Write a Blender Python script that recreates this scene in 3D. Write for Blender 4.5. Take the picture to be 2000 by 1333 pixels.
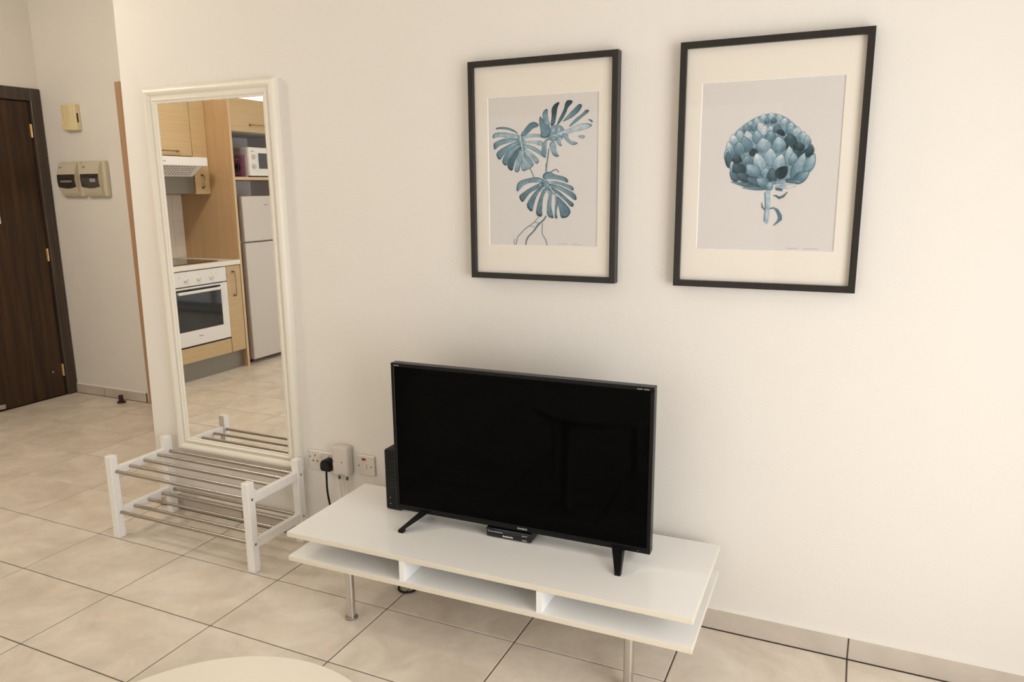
import bpy, bmesh, math, random
from mathutils import Vector, Matrix

for o in list(bpy.data.objects):
    bpy.data.objects.remove(o, do_unlink=True)
scene = bpy.context.scene
col = scene.collection
random.seed(7)

# ------------------------------------------------------------------ camera
cam_d = bpy.data.cameras.new('camera')
cam = bpy.data.objects.new('camera', cam_d)
col.objects.link(cam)
cam_d.sensor_width = 36.0
cam_d.lens = 1470.76 * 36.0 / 2000.0
cam_d.clip_start = 0.02
YAW, PITCH, ROLL = 0.4307, 0.2011, -0.0099
_f0 = Vector((-math.sin(YAW), math.cos(YAW), 0)); _r0 = Vector((math.cos(YAW), math.sin(YAW), 0)); _u0 = Vector((0, 0, 1))
_f = _f0 * math.cos(PITCH) - _u0 * math.sin(PITCH)
_u = _u0 * math.cos(PITCH) + _f0 * math.sin(PITCH)
_r = _r0 * math.cos(ROLL) + _u * math.sin(ROLL)
_u = _u * math.cos(ROLL) - _r0 * math.sin(ROLL)
cam.matrix_world = Matrix(((_r.x, _u.x, -_f.x, 0.0), (_r.y, _u.y, -_f.y, -2.3992), (_r.z, _u.z, -_f.z, 1.4812), (0, 0, 0, 1)))
scene.camera = cam

# ------------------------------------------------------------------ world, daylight, exposure
world = bpy.data.worlds.new('world')
scene.world = world
world.use_nodes = True
bg = world.node_tree.nodes['Background']
bg.inputs['Color'].default_value = (0.85, 0.92, 1.0, 1)
bg.inputs['Strength'].default_value = 0.4

def area_light(name, loc, direction, sx, sy, power, color, spread=180):
    d = bpy.data.lights.new(name, 'AREA')
    d.shape = 'RECTANGLE'; d.size = sx; d.size_y = sy
    d.energy = power; d.color = color
    d.spread = math.radians(spread)
    o = bpy.data.objects.new(name, d)
    col.objects.link(o)
    o.location = loc
    o.rotation_euler = Vector(direction).to_track_quat('-Z', 'Y').to_euler()
    return o
# daylight entering by the window of the right wall, plus added frontal fill from behind
area_light('daylight_window', (1.52, -1.75, 1.12), (-1, 0, 0), 1.9, 2.0, 80, (0.96, 0.97, 1.0))
area_light('rear_fill', (-2.2, -4.56, 1.15), (0, 1, 0), 3.2, 2.1, 23, (1.0, 0.955, 0.885))

scene.view_settings.view_transform = 'Standard'
scene.view_settings.look = 'None'
scene.view_settings.gamma = 1.0
scene.view_settings.use_curve_mapping = False
scene.view_settings.exposure = 0.0

# ------------------------------------------------------------------ materials
def new_mat(name):
    m = bpy.data.materials.new(name)
    m.use_nodes = True
    nt = m.node_tree
    b = nt.nodes['Principled BSDF']
    return m, nt, b

def plain(name, c, rough=0.5, metal=0.0, spec=0.5, bump=0.0, bscale=200.0, var=0.04, coat=0.0):
    m, nt, b = new_mat(name)
    b.inputs['Roughness'].default_value = rough
    b.inputs['Metallic'].default_value = metal
    b.inputs['Specular IOR Level'].default_value = spec
    b.inputs['Coat Weight'].default_value = coat
    tc = nt.nodes.new('ShaderNodeTexCoord')
    n = nt.nodes.new('ShaderNodeTexNoise')
    n.inputs['Scale'].default_value = 6.0
    n.inputs['Detail'].default_value = 4.0
    nt.links.new(tc.outputs['Object'], n.inputs['Vector'])
    mix = nt.nodes.new('ShaderNodeMix'); mix.data_type = 'RGBA'
    mix.inputs[6].default_value = (c[0] * (1 - var), c[1] * (1 - var), c[2] * (1 - var), 1)
    mix.inputs[7].default_value = (min(1, c[0] * (1 + var)), min(1, c[1] * (1 + var)), min(1, c[2] * (1 + var)), 1)
    nt.links.new(n.outputs['Fac'], mix.inputs[0])
    nt.links.new(mix.outputs[2], b.inputs['Base Color'])
    if bump:
        n2 = nt.nodes.new('ShaderNodeTexNoise')
        n2.inputs['Scale'].default_value = bscale
        n2.inputs['Detail'].default_value = 3.0
        nt.links.new(tc.outputs['Object'], n2.inputs['Vector'])
        bp = nt.nodes.new('ShaderNodeBump')
        bp.inputs['Strength'].default_value = bump
        bp.inputs['Distance'].default_value = 0.002
        nt.links.new(n2.outputs['Fac'], bp.inputs['Height'])
        nt.links.new(bp.outputs['Normal'], b.inputs['Normal'])
    return m

def wood(name, c1, c2, axis='Z', rough=0.45, scale=14.0, stretch=14.0, bump=0.05, spec=0.4):
    m, nt, b = new_mat(name)
    tc = nt.nodes.new('ShaderNodeTexCoord')
    mp = nt.nodes.new('ShaderNodeMapping')
    s = [stretch, stretch, stretch]
    s['XYZ'.index(axis)] = 0.7
    mp.inputs['Scale'].default_value = s
    nt.links.new(tc.outputs['Object'], mp.inputs['Vector'])
    n = nt.nodes.new('ShaderNodeTexNoise')
    n.inputs['Scale'].default_value = scale / 5.0
    n.inputs['Detail'].default_value = 8.0
    n.inputs['Roughness'].default_value = 0.65
    n.inputs['Distortion'].default_value = 0.4
    nt.links.new(mp.outputs['Vector'], n.inputs['Vector'])
    cr = nt.nodes.new('ShaderNodeValToRGB')
    cr.color_ramp.elements[0].position = 0.3
    cr.color_ramp.elements[0].color = (*c1, 1)
    cr.color_ramp.elements[1].position = 0.72
    cr.color_ramp.elements[1].color = (*c2, 1)
    nt.links.new(n.outputs['Fac'], cr.inputs['Fac'])
    nt.links.new(cr.outputs['Color'], b.inputs['Base Color'])
    b.inputs['Roughness'].default_value = rough
    b.inputs['Specular IOR Level'].default_value = spec
    bp = nt.nodes.new('ShaderNodeBump')
    bp.inputs['Strength'].default_value = bump
    bp.inputs['Distance'].default_value = 0.001
    nt.links.new(n.outputs['Fac'], bp.inputs['Height'])
    nt.links.new(bp.outputs['Normal'], b.inputs['Normal'])
    return m

def tile_mat(name, ca, cb, cc, rough):
    m, nt, b = new_mat(name)
    tc = nt.nodes.new('ShaderNodeTexCoord')
    oi = nt.nodes.new('ShaderNodeObjectInfo')
    mul = nt.nodes.new('ShaderNodeVectorMath'); mul.operation = 'SCALE'
    mul.inputs[0].default_value = (17.0, 31.0, 11.0)
    nt.links.new(oi.outputs['Random'], mul.inputs['Scale'])
    add = nt.nodes.new('ShaderNodeVectorMath'); add.operation = 'ADD'
    nt.links.new(tc.outputs['Object'], add.inputs[0])
    nt.links.new(mul.outputs[0], add.inputs[1])
    n1 = nt.nodes.new('ShaderNodeTexNoise'); n1.inputs['Scale'].default_value = 4.5; n1.inputs['Detail'].default_value = 7; n1.inputs['Roughness'].default_value = 0.62; n1.inputs['Distortion'].default_value = 0.5
    n2 = nt.nodes.new('ShaderNodeTexNoise'); n2.inputs['Scale'].default_value = 9.0; n2.inputs['Detail'].default_value = 5
    nt.links.new(add.outputs[0], n1.inputs['Vector']); nt.links.new(add.outputs[0], n2.inputs['Vector'])
    r1 = nt.nodes.new('ShaderNodeValToRGB')
    r1.color_ramp.elements[0].position = 0.34; r1.color_ramp.elements[0].color = (*ca, 1)
    r1.color_ramp.elements[1].position = 0.66; r1.color_ramp.elements[1].color = (*cb, 1)
    nt.links.new(n1.outputs['Fac'], r1.inputs['Fac'])
    r2 = nt.nodes.new('ShaderNodeValToRGB')
    r2.color_ramp.elements[0].position = 0.55; r2.color_ramp.elements[0].color = (0, 0, 0, 1)
    r2.color_ramp.elements[1].position = 0.75; r2.color_ramp.elements[1].color = (0.55, 0.55, 0.55, 1)
    nt.links.new(n2.outputs['Fac'], r2.inputs['Fac'])
    mx = nt.nodes.new('ShaderNodeMix'); mx.data_type = 'RGBA'
    nt.links.new(r2.outputs['Color'], mx.inputs[0])
    nt.links.new(r1.outputs['Color'], mx.inputs[6])
    mx.inputs[7].default_value = (*cc, 1)
    nt.links.new(mx.outputs[2], b.inputs['Base Color'])
    b.inputs['Roughness'].default_value = rough
    b.inputs['Specular IOR Level'].default_value = 0.5
    return m

def emit(name, c, s):
    m, nt, b = new_mat(name)
    b.inputs['Base Color'].default_value = (0.8, 0.8, 0.8, 1)
    b.inputs['Emission Color'].default_value = (*c, 1)
    b.inputs['Emission Strength'].default_value = s
    return m

def pane_glass(name, refl=0.06, tint=(1, 1, 1)):
    m, nt, b = new_mat(name)
    nt.nodes.remove(b)
    out = nt.nodes['Material Output']
    tr = nt.nodes.new('ShaderNodeBsdfTransparent'); tr.inputs['Color'].default_value = (*tint, 1)
    gl = nt.nodes.new('ShaderNodeBsdfGlossy'); gl.inputs['Roughness'].default_value = 0.0
    lw = nt.nodes.new('ShaderNodeLayerWeight'); lw.inputs['Blend'].default_value = 0.5
    pw = nt.nodes.new('ShaderNodeMath'); pw.operation = 'POWER'; pw.inputs[1].default_value = 5.0
    nt.links.new(lw.outputs['Facing'], pw.inputs[0])
    fr = nt.nodes.new('ShaderNodeMath'); fr.operation = 'MULTIPLY_ADD'; fr.inputs[1].default_value = 0.55; fr.inputs[2].default_value = refl * 0.5
    nt.links.new(pw.outputs[0], fr.inputs[0])
    mx = nt.nodes.new('ShaderNodeMixShader')
    nt.links.new(fr.outputs[0], mx.inputs[0]); nt.links.new(tr.outputs[0], mx.inputs[1]); nt.links.new(gl.outputs[0], mx.inputs[2])
    nt.links.new(mx.outputs[0], out.inputs['Surface'])
    return m

def vcol_mat(name):
    m, nt, b = new_mat(name)
    a = nt.nodes.new('ShaderNodeVertexColor'); a.layer_name = 'ink'
    tc = nt.nodes.new('ShaderNodeTexCoord')
    n = nt.nodes.new('ShaderNodeTexNoise'); n.inputs['Scale'].default_value = 55; n.inputs['Detail'].default_value = 5; n.inputs['Roughness'].default_value = 0.7
    nt.links.new(tc.outputs['Object'], n.inputs['Vector'])
    r = nt.nodes.new('ShaderNodeValToRGB')
    r.color_ramp.elements[0].position = 0.35; r.color_ramp.elements[0].color = (0.72, 0.74, 0.76, 1)
    r.color_ramp.elements[1].position = 0.68; r.color_ramp.elements[1].color = (1.3, 1.3, 1.3, 1)
    nt.links.new(n.outputs['Fac'], r.inputs['Fac'])
    mx = nt.nodes.new('ShaderNodeMix'); mx.data_type = 'RGBA'; mx.blend_type = 'MULTIPLY'
    mx.inputs[0].default_value = 1.0
    nt.links.new(a.outputs['Color'], mx.inputs[6]); nt.links.new(r.outputs['Color'], mx.inputs[7])
    nt.links.new(mx.outputs[2], b.inputs['Base Color'])
    b.inputs['Roughness'].default_value = 0.8
    b.inputs['Specular IOR Level'].default_value = 0.1
    return m

M = {}
M['wall'] = plain('wall_paint', (0.795, 0.75, 0.682), 0.75, spec=0.2, bump=0.22, bscale=130, var=0.015)
M['ceiling'] = plain('ceiling_paint', (0.84, 0.80, 0.73), 0.8, spec=0.2)
M['grout'] = plain('grout', (0.15, 0.125, 0.105), 0.9, spec=0.1)
M['tile'] = tile_mat('beige_floor_tile', (0.66, 0.575, 0.47), (0.845, 0.76, 0.65), (0.83, 0.69, 0.54), 0.27)
M['skirt'] = tile_mat('beige_skirting_tile', (0.52, 0.455, 0.375), (0.62, 0.55, 0.465), (0.60, 0.49, 0.385), 0.34)
M['skirt_cap'] = plain('skirting_grout_white', (0.80, 0.76, 0.68), 0.7)
M['white_lacquer'] = plain('white_lacquer', (0.92, 0.905, 0.87), 0.12, spec=0.5, var=0.008)
M['edge_cream'] = plain('cream_edge_tone', (0.78, 0.71, 0.575), 0.35, var=0.02)  # cream on bench edges: warm shade away from the window, put into the colour
M['white_wood'] = wood('white_painted_wood', (0.82, 0.79, 0.735), (0.88, 0.855, 0.805), 'Z', 0.4, stretch=20, bump=0.03)
M['steel'] = plain('brushed_steel', (0.62, 0.60, 0.57), 0.25, metal=1.0)
M['steel_dull'] = plain('steel_tube', (0.40, 0.365, 0.325), 0.38, metal=1.0)
M['cream_frame'] = plain('cream_mirror_frame', (0.81, 0.755, 0.64), 0.38, var=0.004)
M['mirror'] = plain('mirror_silver', (0.93, 0.93, 0.91), 0.0, metal=1.0, var=0.0)
M['black_frame'] = wood('black_brown_frame', (0.010, 0.008, 0.006), (0.022, 0.017, 0.012), 'Z', 0.38, bump=0.04)
M['mat_board'] = plain('cream_mat_board', (0.80, 0.735, 0.635), 0.85, spec=0.1, var=0.01)
M['mat_bevel'] = plain('white_mat_core', (0.88, 0.85, 0.78), 0.85, spec=0.1)
M['paper'] = plain('grey_print_paper', (0.665, 0.625, 0.585), 0.85, spec=0.1, var=0.02)
M['ink'] = vcol_mat('printed_ink')
M['pane'] = pane_glass('picture_glass', 0.03)
M['win_pane'] = pane_glass('window_glass', 0.06)
M['tv_black'] = plain('tv_black_plastic', (0.004, 0.004, 0.004), 0.3, spec=0.2)
M['tv_screen'] = plain('tv_screen_panel', (0.0, 0.0, 0.0), 0.06, spec=0.06, var=0)
M['black_gloss'] = plain('black_gloss_plastic', (0.005, 0.005, 0.006), 0.12)
M['black_matt'] = plain('black_matt_plastic', (0.006, 0.006, 0.006), 0.5, spec=0.25)
M['grey_print'] = plain('grey_lettering', (0.33, 0.33, 0.33), 0.5)
M['white_print'] = plain('pale_lettering', (0.62, 0.62, 0.60), 0.5)
M['blue_led'] = plain('blue_indicator', (0.05, 0.08, 0.35), 0.3)
M['red'] = plain('red_indicator', (0.33, 0.015, 0.012), 0.3)
M['socket'] = plain('white_socket_plastic', (0.66, 0.60, 0.525), 0.35, var=0.01)
M['amp'] = plain('booster_box_plastic', (0.63, 0.565, 0.50), 0.4, var=0.01)
M['hole'] = plain('dark_recess', (0.02, 0.018, 0.015), 0.8)
M['brass'] = plain('brass', (0.72, 0.53, 0.27), 0.3, metal=1.0)
M['brass_dark'] = plain('aged_connector', (0.16, 0.12, 0.07), 0.4, metal=0.8)
M['white_cable'] = plain('white_cable', (0.72, 0.66, 0.58), 0.5)
M['dark_wood'] = wood('dark_stained_door', (0.010, 0.0055, 0.003), (0.075, 0.036, 0.014), 'Z', 0.42, scale=9, stretch=18, bump=0.12)
M['dark_frame'] = wood('dark_stained_frame', (0.040, 0.027, 0.019), (0.085, 0.060, 0.044), 'Z', 0.3, stretch=16)
M['tan_wood'] = wood('tan_door_frame', (0.42, 0.25, 0.14), (0.50, 0.31, 0.18), 'Z', 0.45)
M['box_beige'] = plain('beige_breaker_box', (0.60, 0.53, 0.395), 0.4, var=0.01)
M['smoke'] = plain('smoked_window', (0.045, 0.036, 0.030), 0.15)
M['cream_plastic'] = plain('cream_plastic', (0.80, 0.67, 0.40), 0.45, var=0.02)
M['oak_h'] = wood('oak_laminate_horizontal', (0.52, 0.365, 0.19), (0.61, 0.445, 0.25), 'Y', 0.4, scale=12, stretch=22, bump=0.03)
M['oak_v'] = wood('oak_laminate_vertical', (0.47, 0.30, 0.155), (0.56, 0.375, 0.205), 'Z', 0.42, scale=12, stretch=16, bump=0.03)
M['oak_edge'] = plain('oak_edge_band', (0.64, 0.46, 0.265), 0.45)
M['bronze'] = plain('bronze_handle', (0.30, 0.22, 0.12), 0.35, metal=0.8)
M['worktop'] = plain('cream_worktop', (0.82, 0.765, 0.66), 0.3, var=0.02)
M['hob'] = plain('hob_glass', (0.02, 0.015, 0.012), 0.06)
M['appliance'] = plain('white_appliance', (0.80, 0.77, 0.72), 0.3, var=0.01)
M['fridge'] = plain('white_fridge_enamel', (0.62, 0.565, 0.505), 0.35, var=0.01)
M['oven_glass'] = plain('oven_door_glass', (0.018, 0.016, 0.014), 0.05)
M['plinth'] = plain('grey_plinth', (0.24, 0.22, 0.18), 0.35, metal=0.3)
M['grey_filter'] = plain('grey_hood_filter', (0.17, 0.145, 0.10), 0.35, metal=0.3)
M['niche'] = plain('grey_niche_paint', (0.70, 0.66, 0.65), 0.6)
M['wall_tile'] = plain('glazed_wall_tile', (0.74, 0.66, 0.565), 0.2, var=0.03)
M['purple'] = plain('purple_box_print', (0.27, 0.115, 0.19), 0.35)
M['grey_box'] = plain('grey_box_print', (0.36, 0.32, 0.31), 0.4)
M['table_top'] = plain('cream_table_top', (0.86, 0.79, 0.665), 0.3, var=0.01)
M['door_stop'] = plain('dark_door_stop', (0.035, 0.015, 0.008), 0.4)
M['white_paper'] = plain('white_notice_paper', (0.8, 0.78, 0.74), 0.8)
M['lamp'] = emit('lamp_diffuser', (1.0, 0.925, 0.81), 100.0)
M['tube'] = emit('fluorescent_tube', (1.0, 0.93, 0.78), 9.0)
M['alu'] = plain('white_window_frame', (0.75, 0.74, 0.72), 0.4)

# ------------------------------------------------------------------ helpers
ORG = {}
def tag(o, label=None, cat=None, group=None, kind=None):
    if label: o['label'] = label
    if cat: o['category'] = cat
    if group: o['group'] = group
    if kind: o['kind'] = kind
    return o

def thing(name, label, cat, loc=(0, 0, 0), rz=0.0, local=False, group=None):
    o = bpy.data.objects.new(name, None)
    o.empty_display_size = 0.05
    col.objects.link(o)
    o.location = loc; o.rotation_euler = (0, 0, rz)
    ORG[o.name] = Vector((0, 0, 0)) if local else Vector(loc)
    return tag(o, label, cat, group)

def obj(name, bm, mats, parent=None, smooth=False):
    """one mesh object from a bmesh in world coordinates (or in the local frame of its thing)"""
    me = bpy.data.meshes.new(name)
    if parent is not None:
        org = ORG[parent.name]
    else:
        xs = [v.co for v in bm.verts]
        org = Vector(((min(v.x for v in xs) + max(v.x for v in xs)) / 2, (min(v.y for v in xs) + max(v.y for v in xs)) / 2, min(v.z for v in xs)))
    bmesh.ops.translate(bm, verts=bm.verts, vec=-org)
    bmesh.ops.recalc_face_normals(bm, faces=bm.faces)
    bm.to_mesh(me); bm.free()
    for m in (mats if isinstance(mats, (list, tuple)) else [mats]):
        me.materials.append(M[m])
    if smooth:
        for p in me.polygons: p.use_smooth = True
        try: me.set_sharp_from_angle(angle=math.radians(38))
        except Exception: pass
    o = bpy.data.objects.new(name, me)
    col.objects.link(o)
    if parent is not None:
        o.parent = parent
    else:
        o.location = org
    ORG[o.name] = org.copy()
    return o

def B():
    return bmesh.new()

def add_box(bm, x0, x1, y0, y1, z0, z1, bevel=0.0, mi=0, seg=1):
    x0, x1 = min(x0, x1), max(x0, x1); y0, y1 = min(y0, y1), max(y0, y1); z0, z1 = min(z0, z1), max(z0, z1)
    v = [bm.verts.new(p) for p in ((x0, y0, z0), (x1, y0, z0), (x1, y1, z0), (x0, y1, z0), (x0, y0, z1), (x1, y0, z1), (x1, y1, z1), (x0, y1, z1))]
    fs = [bm.faces.new([v[i] for i in q]) for q in ((0, 3, 2, 1), (4, 5, 6, 7), (0, 1, 5, 4), (1, 2, 6, 5), (2, 3, 7, 6), (3, 0, 4, 7))]
    for f in fs: f.material_index = mi
    if bevel:
        es = list({e for f in fs for e in f.edges})
        bmesh.ops.bevel(bm, geom=es, offset=bevel, segments=seg, affect='EDGES', profile=0.5, clamp_overlap=True)
    return fs

def box(*a, **k):
    bm = B(); add_box(bm, *a, **k); return bm

def frame_axes(d):
    d = d.normalized()
    a = Vector((0, 0, 1)) if abs(d.z) < 0.9 else Vector((1, 0, 0))
    u = d.cross(a).normalized(); w = u.cross(d).normalized()
    return u, w

def add_tube(bm, pts, r, n=12, cap=True, mi=0):
    pts = [Vector(p) for p in pts]
    rs = r if isinstance(r, (list, tuple)) else [r] * len(pts)
    rings = []
    u = None
    for i, p in enumerate(pts):
        if i == 0: d = pts[1] - p
        elif i == len(pts) - 1: d = p - pts[i - 1]
        else: d = (pts[i + 1] - p).normalized() + (p - pts[i - 1]).normalized()
        d.normalize()
        if u is None: u, w = frame_axes(d)
        else:
            u = (u - d * u.dot(d)).normalized(); w = u.cross(d).normalized()
        rings.append([bm.verts.new(p + (u * math.cos(2 * math.pi * k / n) + w * math.sin(2 * math.pi * k / n)) * rs[i]) for k in range(n)])
    for a, b in zip(rings, rings[1:]):
        for k in range(n):
            f = bm.faces.new((a[k], a[(k + 1) % n], b[(k + 1) % n], b[k])); f.material_index = mi
    if cap:
        for q in (rings[0], rings[-1]):
            f = bm.faces.new(q); f.material_index = mi

def tube(pts, r, n=12): 
    bm = B(); add_tube(bm, pts, r, n); return bm

def smooth_path(pts, k=8):
    P = [Vector(p) for p in pts]
    P = [P[0] * 2 - P[1]] + P + [P[-1] * 2 - P[-2]]
    out = []
    for i in range(1, len(P) - 2):
        for j in range(k):
            t = j / k
            out.append(0.5 * ((2 * P[i]) + (-P[i - 1] + P[i + 1]) * t + (2 * P[i - 1] - 5 * P[i] + 4 * P[i + 1] - P[i + 2]) * t * t + (-P[i - 1] + 3 * P[i] - 3 * P[i + 1] + P[i + 2]) * t ** 3))
    out.append(P[-2])
    return out

def add_prism(bm, poly, axis, a, b, mi=0):
    """extrude a 2D polygon along an axis: axis 'x' -> (y,z), 'y' -> (x,z), 'z' -> (x,y)"""
    def mk(p, t):
        return {'x': (t, p[0], p[1]), 'y': (p[0], t, p[1]), 'z': (p[0], p[1], t)}[axis]
    va = [bm.verts.new(mk(p, a)) for p in poly]; vb = [bm.verts.new(mk(p, b)) for p in poly]
    n = len(poly)
    fs = [bm.faces.new(va), bm.faces.new(vb)]
    for i in range(n): fs.append(bm.faces.new((va[i], va[(i + 1) % n], vb[(i + 1) % n], vb[i])))
    for f in fs: f.material_index = mi
    return fs

def add_cyl(bm, c, axis, r, h, n=24, mi=0, bevel=0.0):
    c = Vector(c); ax = {'x': Vector((1, 0, 0)), 'y': Vector((0, 1, 0)), 'z': Vector((0, 0, 1))}[axis]
    if bevel: add_tube(bm, [c, c + ax * (h - bevel), c + ax * h], [r, r, r - bevel], n, mi=mi)
    else: add_tube(bm, [c, c + ax * h], r, n, mi=mi)

def cyl(c, axis, r, h, n=24, bevel=0.0):
    bm = B(); add_cyl(bm, c, axis, r, h, n, bevel=bevel); return bm

def mitre_rails(parent, name, mats, x0, x1, z0, z1, profile, smooth=False):
    """four mitred rails of a rectangular frame on a wall facing -y; profile = [(distance from outer edge, y)]"""
    out = []
    for side in range(4):
        bm = B(); rows = []
        for d, y in profile:
            c = [(x0 + d, y, z0 + d), (x1 - d, y, z0 + d), (x1 - d, y, z1 - d), (x0 + d, y, z1 - d)]
            rows.append((bm.verts.new(c[side]), bm.verts.new(c[(side + 1) % 4])))
        m = len(rows)
        for i in range(m):
            a, b = rows[i], rows[(i + 1) % m]
            bm.faces.new((a[0], a[1], b[1], b[0]))
        bm.faces.new([r[0] for r in rows]); bm.faces.new([r[1] for r in rows])
        out.append(obj(name, bm, mats, parent, smooth))
    return out

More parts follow.
